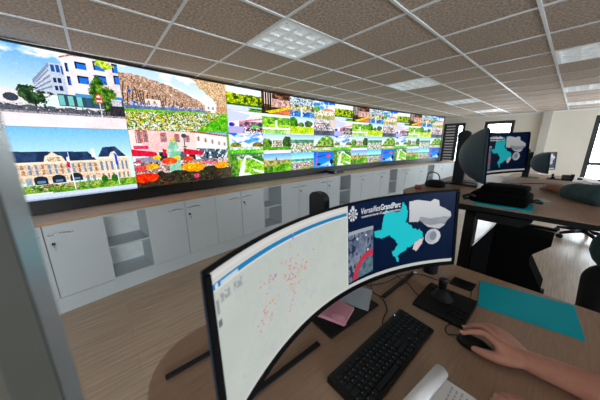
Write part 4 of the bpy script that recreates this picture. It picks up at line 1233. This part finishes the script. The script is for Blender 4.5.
# ================================================================== DESK 2 THINGS
def Z2(d=0.0): return D2H + .0008 + d
tf2 = empty('teal_folder', (1.80, .27, Z2()), 0, 'teal folder at the edge of the raised desk under a black bag', 'folder', 'teal folders')
_f2 = [(-.085, .09), (-.07, -.18), (.16, -.165), (.14, .10)]
MB().prism(_f2, 'z', 0, .004).build('back_cover', M_TEAL, tf2)
MB().prism([(p[0] * .98, p[1] * .985) for p in _f2], 'z', .0041, .007).build('front_cover', M_TEAL, tf2)
bag = empty('equipment_bag', (1.885, .24, Z2(.0085)), 0, 'black padded bag lying on the edge of the raised desk', 'bag')
MB().rbox(-.145, .12, -.125, .15, 0, .06, .02, 3).build('body', M_DEEP, bag, smooth=True)
MB().rbox(-.06, .15, -.105, .115, .055, .095, .016, 3).build('flap', M_DEEP, bag, smooth=True)
MB().tube([(-.13, .10, .03), (-.15, .14, .045), (-.15, .175, .03), (-.14, .17, .012), (-.11, .135, .015)], .009, 10).build('handle', M_BLACK, bag, smooth=True)
MB().tube([(-.02, -.115, .022), (0, -.15, .03), (.03, -.165, .016), (.06, -.15, .012), (.05, -.12, .018)], .011, 10).build('strap', M_BLACK, bag, smooth=True)
kb2 = make_keyboard('keyboard', 2.33, 2.78, .25, .385, Z2(), 'grey topped keyboard on the raised desk behind the black bag', M_GREYKEY)
tag(MB().prism([(0, 0), (.12, -.09), (.21, -.05), (.09, .05)], 'z', 0, .0015).build('paper_sheet', M_BLUEGREY, None, (2.02, .13, Z2())), 'pale grey sheet on the raised desk before the gripping hand', 'paper')
pk2 = empty('conference_puck', (2.18, .74, Z2()), 0, 'round black speaker puck on the raised desk behind the nearest monitor', 'speaker')
MB().lathe([(.07, 0), (.078, .006), (.078, .03), (.066, .046), (.03, .05)], n=32).build('case', M_BLACKMETAL, pk2, smooth=True)
MB().lathe([(.05, .0495), (.046, .053), (.01, .054)], n=32).build('grille', M_CHAIRFAB, pk2, smooth=True)
tag(MB().rbox(-.05, .05, -.025, .025, 0, .022, .006, 2).build('red_case', M_REDPLASTIC, None, (1.99, .80, Z2()), .4), 'small dark red case at the rear of the raised desk', 'case')
cable([(2.36, .72, Z2(.004)), (2.36, .62, Z2(.03)), (2.44, .52, Z2(.02)), (2.30, .42, Z2(.004)), (2.12, .40, Z2(.004))], .004, 'black cable drooping behind the raised monitor')
cable([(2.18, .815, Z2(.02)), (2.30, .84, Z2(.10)), (2.40, .80, Z2(.08)), (2.37, .76, Z2(.006))], .005, 'black looped cable beside the raised monitor neck')
cable([(2.70, .38, Z2(.004)), (2.84, .34, Z2(.004)), (2.95, .20, Z2(.004)), (3.02, .12, Z2(.004))], .003, 'black lead beside the grey keyboard on the raised desk')
wm = empty('white_adapter', (2.36, .46, Z2()), 0, 'small white plug adapter beneath the raised monitor', 'adapter')
MB().rbox(-.02, .02, -.016, .016, 0, .06, .003).build('body', M_WHITEPL, wm)
MB().rbox(-.012, .012, -.01, .01, .06, .085, .002).build('plug', M_WHITEPL, wm)

# ================================================================== DESK 3 THINGS
def Z3(d=0.0): return D3H + .0008 + d
jc2 = copy_tree(jc)
jc2.location = (6.62, .17, Z3())
tag(jc2, 'far black joystick controller on the desk near the end wall', 'joystick controller', 'camera joystick controllers')
ph3 = empty('desk_phone', (6.75, .0, Z3()), 0, 'small black desk phone on the far desk', 'phone')
MB().prism([(-.08, 0), (.08, 0), (.08, .09), (.05, .10), (-.08, .03)], 'y', -.08, .08).build('body', M_BLACK, ph3)
MB().rbox(-.06, .06, -.085, -.03, .08, .12, .012, 2).build('handset', M_BLACKMETAL, ph3)
MB().rbox(-.02, .06, -.19, -.12, .02, .06, .008).build('headset_cradle', M_BLACK, ph3)
ws = empty('paper_stack', (6.75, -.22, Z3()), 0, 'stack of white papers on the far desk under the bright window', 'papers')
MB().prism(rot_poly(0, 0, .75, .30, .0), 'z', 0, .03).build('lower_stack', M_PAPER, ws)
MB().prism(rot_poly(-.3, -.12, .30, .21, .35), 'z', .031, .045).build('upper_stack', M_PAPER, ws)
wc = empty('webcam', (6.35, .60, Z3()), 0, 'small black camera on a stand behind the far monitor', 'camera')
MB().lathe([(.05, 0), (.05, .01), (.008, .02), (.008, .5)], n=16).build('stand', M_BLACK, wc)
MB().add(*ellipsoid(0, 0, .54, .05, .05, .06)).build('head', M_BLACK, wc, smooth=True)

# ================================================================== OFFICE CHAIRS
def make_chair(loc, rz, seat_h, label):
    root = empty('office_chair', (loc[0], loc[1], 0), rz, label, 'chair', 'black swivel chairs')
    for k in range(5):
        a = 2 * PI * k / 5 + .3
        c, s = math.cos(a), math.sin(a)
        MB().tube([(.03 * c, .03 * s, .13), (.18 * c, .18 * s, .115), (.34 * c, .34 * s, .085)], [.034, .028, .022], 8).build('base_leg', M_BLACK, root, smooth=True)
        MB().tube([(.34 * c - .024 * s, .34 * s + .024 * c, .034), (.34 * c + .024 * s, .34 * s - .024 * c, .034)], .034, 14).build('caster', M_BLACKMETAL, root)
    MB().lathe([(.045, .10), (.045, .18), (.026, .19), (.026, seat_h - .09), (.05, seat_h - .07), (.05, seat_h - .05)], n=16).build('gas_column', M_BLACKMETAL, root)
    MB().rbox(-.24, .24, -.23, .25, seat_h - .06, seat_h + .02, .035, 3).build('seat', M_CHAIRFAB, root, smooth=True)
    mb = MB()
    vs2, fs2 = [], []
    N, K = 10, 10
    for d in (0, 1):
        for j in range(K + 1):
            for i in range(N + 1):
                x = -.22 + .44 * i / N
                z = seat_h + .12 + .46 * j / K
                wdt = 1 - .25 * (j / K) ** 3
                vs2.append((x * wdt, -.25 - .04 * (j / K) - .05 * (1 - (x / .22) ** 2) - .045 * d, z))
    n = (N + 1) * (K + 1)
    for j in range(K):
        for i in range(N):
            a = j * (N + 1) + i
            fs2.append((a, a + N + 1, a + N + 2, a + 1)); fs2.append((n + a, n + a + 1, n + a + N + 2, n + a + N + 1))
    ring = [i for i in range(N + 1)] + [j * (N + 1) + N for j in range(1, K + 1)] + [K * (N + 1) + i for i in range(N - 1, -1, -1)] + [j * (N + 1) for j in range(K - 1, 0, -1)]
    for k in range(len(ring)):
        a, b = ring[k], ring[(k + 1) % len(ring)]
        fs2.append((a, b, n + b, n + a))
    mb.add(vs2, fs2).build('backrest', M_CHAIRFAB, root, smooth=True)
    MB().tube([(0, -.1, seat_h - .05), (0, -.28, seat_h - .03), (0, -.37, seat_h + .2)], .022, 8).build('back_support', M_BLACK, root, smooth=True)
    for sgn in (-1, 1):
        MB().tube([(sgn * .24, .02, seat_h - .04), (sgn * .29, .02, seat_h), (sgn * .29, .02, seat_h + .18)], .015, 8).build('arm_post', M_BLACK, root, smooth=True)
        MB().rbox(sgn * .29 - .035, sgn * .29 + .035, -.12, .14, seat_h + .18, seat_h + .205, .01, 2).build('armrest', M_BLACK, root)
    return root
make_chair((5.85, -.33), -.5, .47, 'black swivel chair whose star base shows under the raised desk')
make_chair((.80, -.57), 0, .50, 'black swivel chair of the seated operator')

# ================================================================== PEOPLE
def remeshed(name, segs, m, parent, voxel, smooth=3, extra=None):
    """segs: (p0, r0, p1, r1[, flatten axis scale]) tapered capsules fused into one continuous surface"""
    mb = MB()
    for sg in segs:
        p0, r0, p1, r1 = Vector(sg[0]), sg[1], Vector(sg[2]), sg[3]
        d = p1 - p0
        L = d.length
        d = d.normalized() if L > 1e-6 else Vector((0, 0, 1))
        pts, rs = [], []
        for k in range(5):
            a = PI / 2 * k / 4.5
            pts.append(p0 - d * r0 * math.cos(a)); rs.append(max(r0 * math.sin(a), r0 * .05))
        for t in (0, .33, .66, 1): pts.append(p0 + d * (L * t + 1e-5 * (t + 1))); rs.append(r0 + (r1 - r0) * t)
        for k in range(4, -1, -1):
            a = PI / 2 * k / 4.5
            pts.append(p1 + d * (r1 * math.cos(a) + 1e-4)); rs.append(max(r1 * math.sin(a), r1 * .05))
        mb.tube(pts, rs, 14)
    for e in (extra or []): mb.add(*ellipsoid(*e))
    me = mb.mesh(name)
    o = bpy.data.objects.new('remesh_tmp', me)
    COL.objects.link(o)
    md = o.modifiers.new('r', 'REMESH'); md.mode = 'VOXEL'; md.voxel_size = voxel; md.use_smooth_shade = True
    sm = o.modifiers.new('s', 'SMOOTH'); sm.iterations = smooth; sm.factor = .5
    dg = bpy.context.evaluated_depsgraph_get(); dg.update()
    me2 = bpy.data.meshes.new_from_object(o.evaluated_get(dg))
    bpy.data.objects.remove(o)
    me2.name = name
    for p in me2.polygons: p.use_smooth = True
    me2.materials.clear()
    return link(name, me2, m, parent)

def chain(pts, rs):
    return [(pts[i], rs[i], pts[i + 1], rs[i + 1]) for i in range(len(pts) - 1)]

def Zr(z): return z + CAM_H

# ---- seated operator at the nearest desk
pr1 = empty('person', (0, 0, 0), 0, 'seated person with bare forearm resting a hand on the mouse', 'person')
def P(x, y, z): return (x, y, Zr(z))
hand = []
wr = P(.942, -.004, -.682)
kn = [P(.921, .056, -.658), P(.948, .060, -.653), P(.975, .052, -.656), P(.998, .037, -.664)]
hand += chain([P(.946, -.06, -.680), wr], [.034, .029])
for k, q in enumerate(kn): hand += [(P(.928 + .013 * k, .002, -.678), .021, q, .0135 - .0007 * k)]
hand += [(P(.93, .026, -.672), .02, P(.975, .024, -.672), .019)]
hand += chain([kn[0], P(.931, .094, -.650), P(.923, .129, -.662), P(.911, .150, -.677)], [.0135, .0108, .0096, .0080])
hand += chain([kn[1], P(.964, .100, -.648), P(.958, .133, -.660), P(.946, .152, -.677)], [.0132, .0106, .0095, .0080])
hand += chain([kn[2], P(.993, .088, -.654), P(.991, .120, -.669), P(.982, .138, -.687)], [.0126, .0102, .0090, .0074])
hand += chain([kn[3], P(1.014, .066, -.665), P(1.016, .091, -.682), P(1.012, .106, -.698)], [.0112, .0090, .0080, .0066])
hand += chain([P(.918, .004, -.684), P(.893, .040, -.687), P(.883, .080, -.690), P(.884, .107, -.694)], [.022, .0185, .0138, .0098])
hand += [(P(.905, .028, -.680), .018, kn[0], .0125)]
arm = chain([wr, P(.948, -.075, -.678), P(.955, -.165, -.672), P(.97, -.30, -.655)], [.029, .036, .043, .046]) + chain([P(.97, -.30, -.655), P(.985, -.46, -.50), P(.985, -.60, -.33)], [.046, .05, .058])
# left arm with a loosely closed hand at the desk edge
lw = P(.680, -.095, -.690)
larm = chain([lw, P(.64, -.20, -.676), P(.60, -.34, -.655)], [.028, .040, .045]) + chain([P(.60, -.34, -.655), P(.60, -.48, -.5), P(.615, -.62, -.33)], [.045, .05, .058])
lh = [(lw, .024, P(.712, -.038, -.690), .022), (lw, .023, P(.732, -.05, -.689), .021)]
lk = [P(.708, .002, -.681), P(.729, -.002, -.677), P(.748, -.012, -.679), P(.764, -.026, -.683)]
for q in lk:
    v = Vector(q)
    lh += chain([(v.x - .02, v.y - .035, v.z - .004), q, (v.x + .016, v.y + .022, v.z - .016), (v.x + .006, v.y + .018, v.z - .032)], [.016, .012, .0098, .0085])
lh += chain([P(.69, -.06, -.693), P(.694, -.02, -.700), P(.71, .004, -.704)], [.017, .013, .010])
torso = [(P(.80, -.70, -.98), .15, P(.80, -.68, -.70), .14), (P(.80, -.68, -.70), .15, P(.80, -.63, -.36), .15), (P(.64, -.62, -.32), .065, P(.965, -.60, -.32), .065), (P(.80, -.60, -.24), .055, P(.80, -.575, -.13), .052)]
legs = []
for sx in (-.10, .10):
    legs += chain([P(.80 + sx, -.68, -.98), P(.80 + sx * 1.3, -.25, -1.0), P(.80 + sx * 1.3, -.17, -1.45), P(.80 + sx * 1.3, -.02, -1.50)], [.095, .065, .045, .038])
head_e = [(.80, -.545, Zr(.02), .075, .095, .115), (.80, -.45, Zr(-.005), .013, .02, .022), (.725, -.55, Zr(.01), .012, .022, .032), (.875, -.55, Zr(.01), .012, .022, .032), (.80, -.50, Zr(-.065), .045, .045, .04)]
body1 = remeshed('body', hand + arm + lh + larm + torso + legs, M_SKIN, pr1, .0045, 3, head_e)
remeshed('shirt', [(a, r + .014, b, r2 + .014) for a, r, b, r2 in torso[:3]] + [(P(1.003, -.44, -.525), .066, P(.985, -.60, -.33), .074), (P(.603, -.46, -.525), .066, P(.615, -.62, -.33), .074)], M_NAVY, pr1, .012, 4)
remeshed('trousers', [(a, r + .014, b, r2 + .014) for a, r, b, r2 in legs if a[2] > .12] + [(P(.72, -.7, -.99), .15, P(.88, -.7, -.99), .15)], M_TROUSER, pr1, .014, 4)
remeshed('hair', [], M_HAIR, pr1, .01, 2, [(.80, -.565, Zr(.055), .085, .10, .10)])
for sx in (-.13, .13): MB().add(*ellipsoid(.80 + sx, -.02, .045, .05, .13, .045, 16, 10, 0.0)).build('shoe', M_SHOE, pr1, smooth=True)
for sx in (-.03, .03): MB().add(*ellipsoid(.80 + sx, -.462, Zr(.02), .012, .008, .008, 10, 6)).build('eye', M_WHITEPL, pr1, smooth=True)
MB().add(*ellipsoid(.80, -.457, Zr(-.05), .024, .008, .006, 10, 6)).build('mouth', M_REDPLASTIC, pr1, smooth=True)
for (x, y, z) in ((.909, .1545, -.671), (.9445, .157, -.671), (.9805, .1435, -.682)):
    MB().add(*ellipsoid(x, y, Zr(z), .0046, .006, .002, 10, 6)).build('nail', M_NAIL, pr1, smooth=True)

# ---- standing operator at the raised desk
pr2 = empty('person', (0, 0, 0), 0, 'standing person in dark teal jacket leaning a sleeve on the raised desk', 'person')
sw_ = P(2.50, .015, -.335)
h2 = [(sw_, .03, P(2.60, .05, -.335), .028), (sw_, .028, P(2.585, .085, -.338), .024)]
for k, (x, y) in enumerate(((2.615, .095), (2.635, .075), (2.648, .05), (2.652, .025))):
    h2 += chain([(x - .07, y - .01, Zr(-.333)), (x, y, Zr(-.322)), (x + .038, y + .012, Zr(-.335)), (x + .05, y + .006, Zr(-.356))], [.018, .0135, .0115, .0095])
h2 += chain([P(2.53, .05, -.34), P(2.57, .10, -.348), P(2.605, .125, -.356)], [.019, .014, .0105])
a2 = chain([sw_, P(2.36, -.06, -.325), P(2.22, -.155, -.315)], [.03, .042, .05]) + chain([P(2.22, -.155, -.315), P(2.27, -.35, -.17), P(2.30, -.50, -.06)], [.05, .055, .065])
b2 = chain([P(2.80, -.50, -.33), P(2.79, -.42, -.47), P(2.76, -.30, -.56)], [.048, .04, .03]) + chain([P(2.70, -.52, -.06), P(2.77, -.53, -.2), P(2.80, -.50, -.33)], [.065, .055, .05])
b2 += chain([P(2.76, -.30, -.56), P(2.75, -.26, -.60), P(2.74, -.24, -.66)], [.03, .026, .014])
t2 = [(P(2.15, -.305, -.60), .13, P(2.30, -.40, -.60), .14), (P(2.26, -.40, -.60), .15, P(2.48, -.52, -.12), .15), (P(2.32, -.50, -.05), .07, P(2.68, -.52, -.05), .07), (P(2.50, -.50, .02), .055, P(2.51, -.46, .12), .055)]
l2 = []
for (x, y) in ((2.125, -.27), (2.33, -.40)):
    l2 += chain([P(x, y, -.80), P(x - .01, y + .01, -1.08), P(x - .01, y, -1.47), P(x - .01, y + .13, -1.505)], [.10, .07, .05, .038])
hd2 = [(2.52, -.42, Zr(.24), .075, .095, .115), (2.52, -.32, Zr(.22), .013, .02, .022), (2.445, -.425, Zr(.23), .012, .022, .032), (2.595, -.425, Zr(.23), .012, .022, .032), (2.52, -.37, Zr(.16), .045, .045, .04)]
body2 = remeshed('body', h2 + a2 + b2 + t2 + l2, M_SKIN2, pr2, .006, 3, hd2)
remeshed('jacket', [(a, r + .02, b, r2 + .02) for a, r, b, r2 in t2[:3]] + [(a, r + .018, b, r2 + .018) for a, r, b, r2 in (a2[0:0] + [(P(2.42, -.03, -.333), .036, P(2.36, -.06, -.322), .044)] + a2[1:] + b2[:5])], M_TEALCLOTH, pr2, .010, 4)
remeshed('trousers', [(a, r + .016, b, r2 + .016) for a, r, b, r2 in l2 if b[2] > .06] + [(P(2.14, -.29, -.80), .11, P(2.32, -.40, -.80), .115)], M_TROUSER, pr2, .014, 4)
remeshed('hair', [], M_HAIR, pr2, .01, 2, [(2.52, -.44, Zr(.275), .085, .10, .10)])
for (x, y) in ((2.115, -.15), (2.32, -.28)): MB().add(*ellipsoid(x, y, .045, .05, .13, .05, 16, 10, 0.0)).build('shoe', M_SHOE, pr2, smooth=True)
for sx in (-.03, .03): MB().add(*ellipsoid(2.52 + sx, -.336, Zr(.24), .012, .008, .008, 10, 6)).build('eye', M_WHITEPL, pr2, smooth=True)
MB().add(*ellipsoid(2.52, -.332, Zr(.17), .024, .008, .006, 10, 6)).build('mouth', M_REDPLASTIC, pr2, smooth=True)
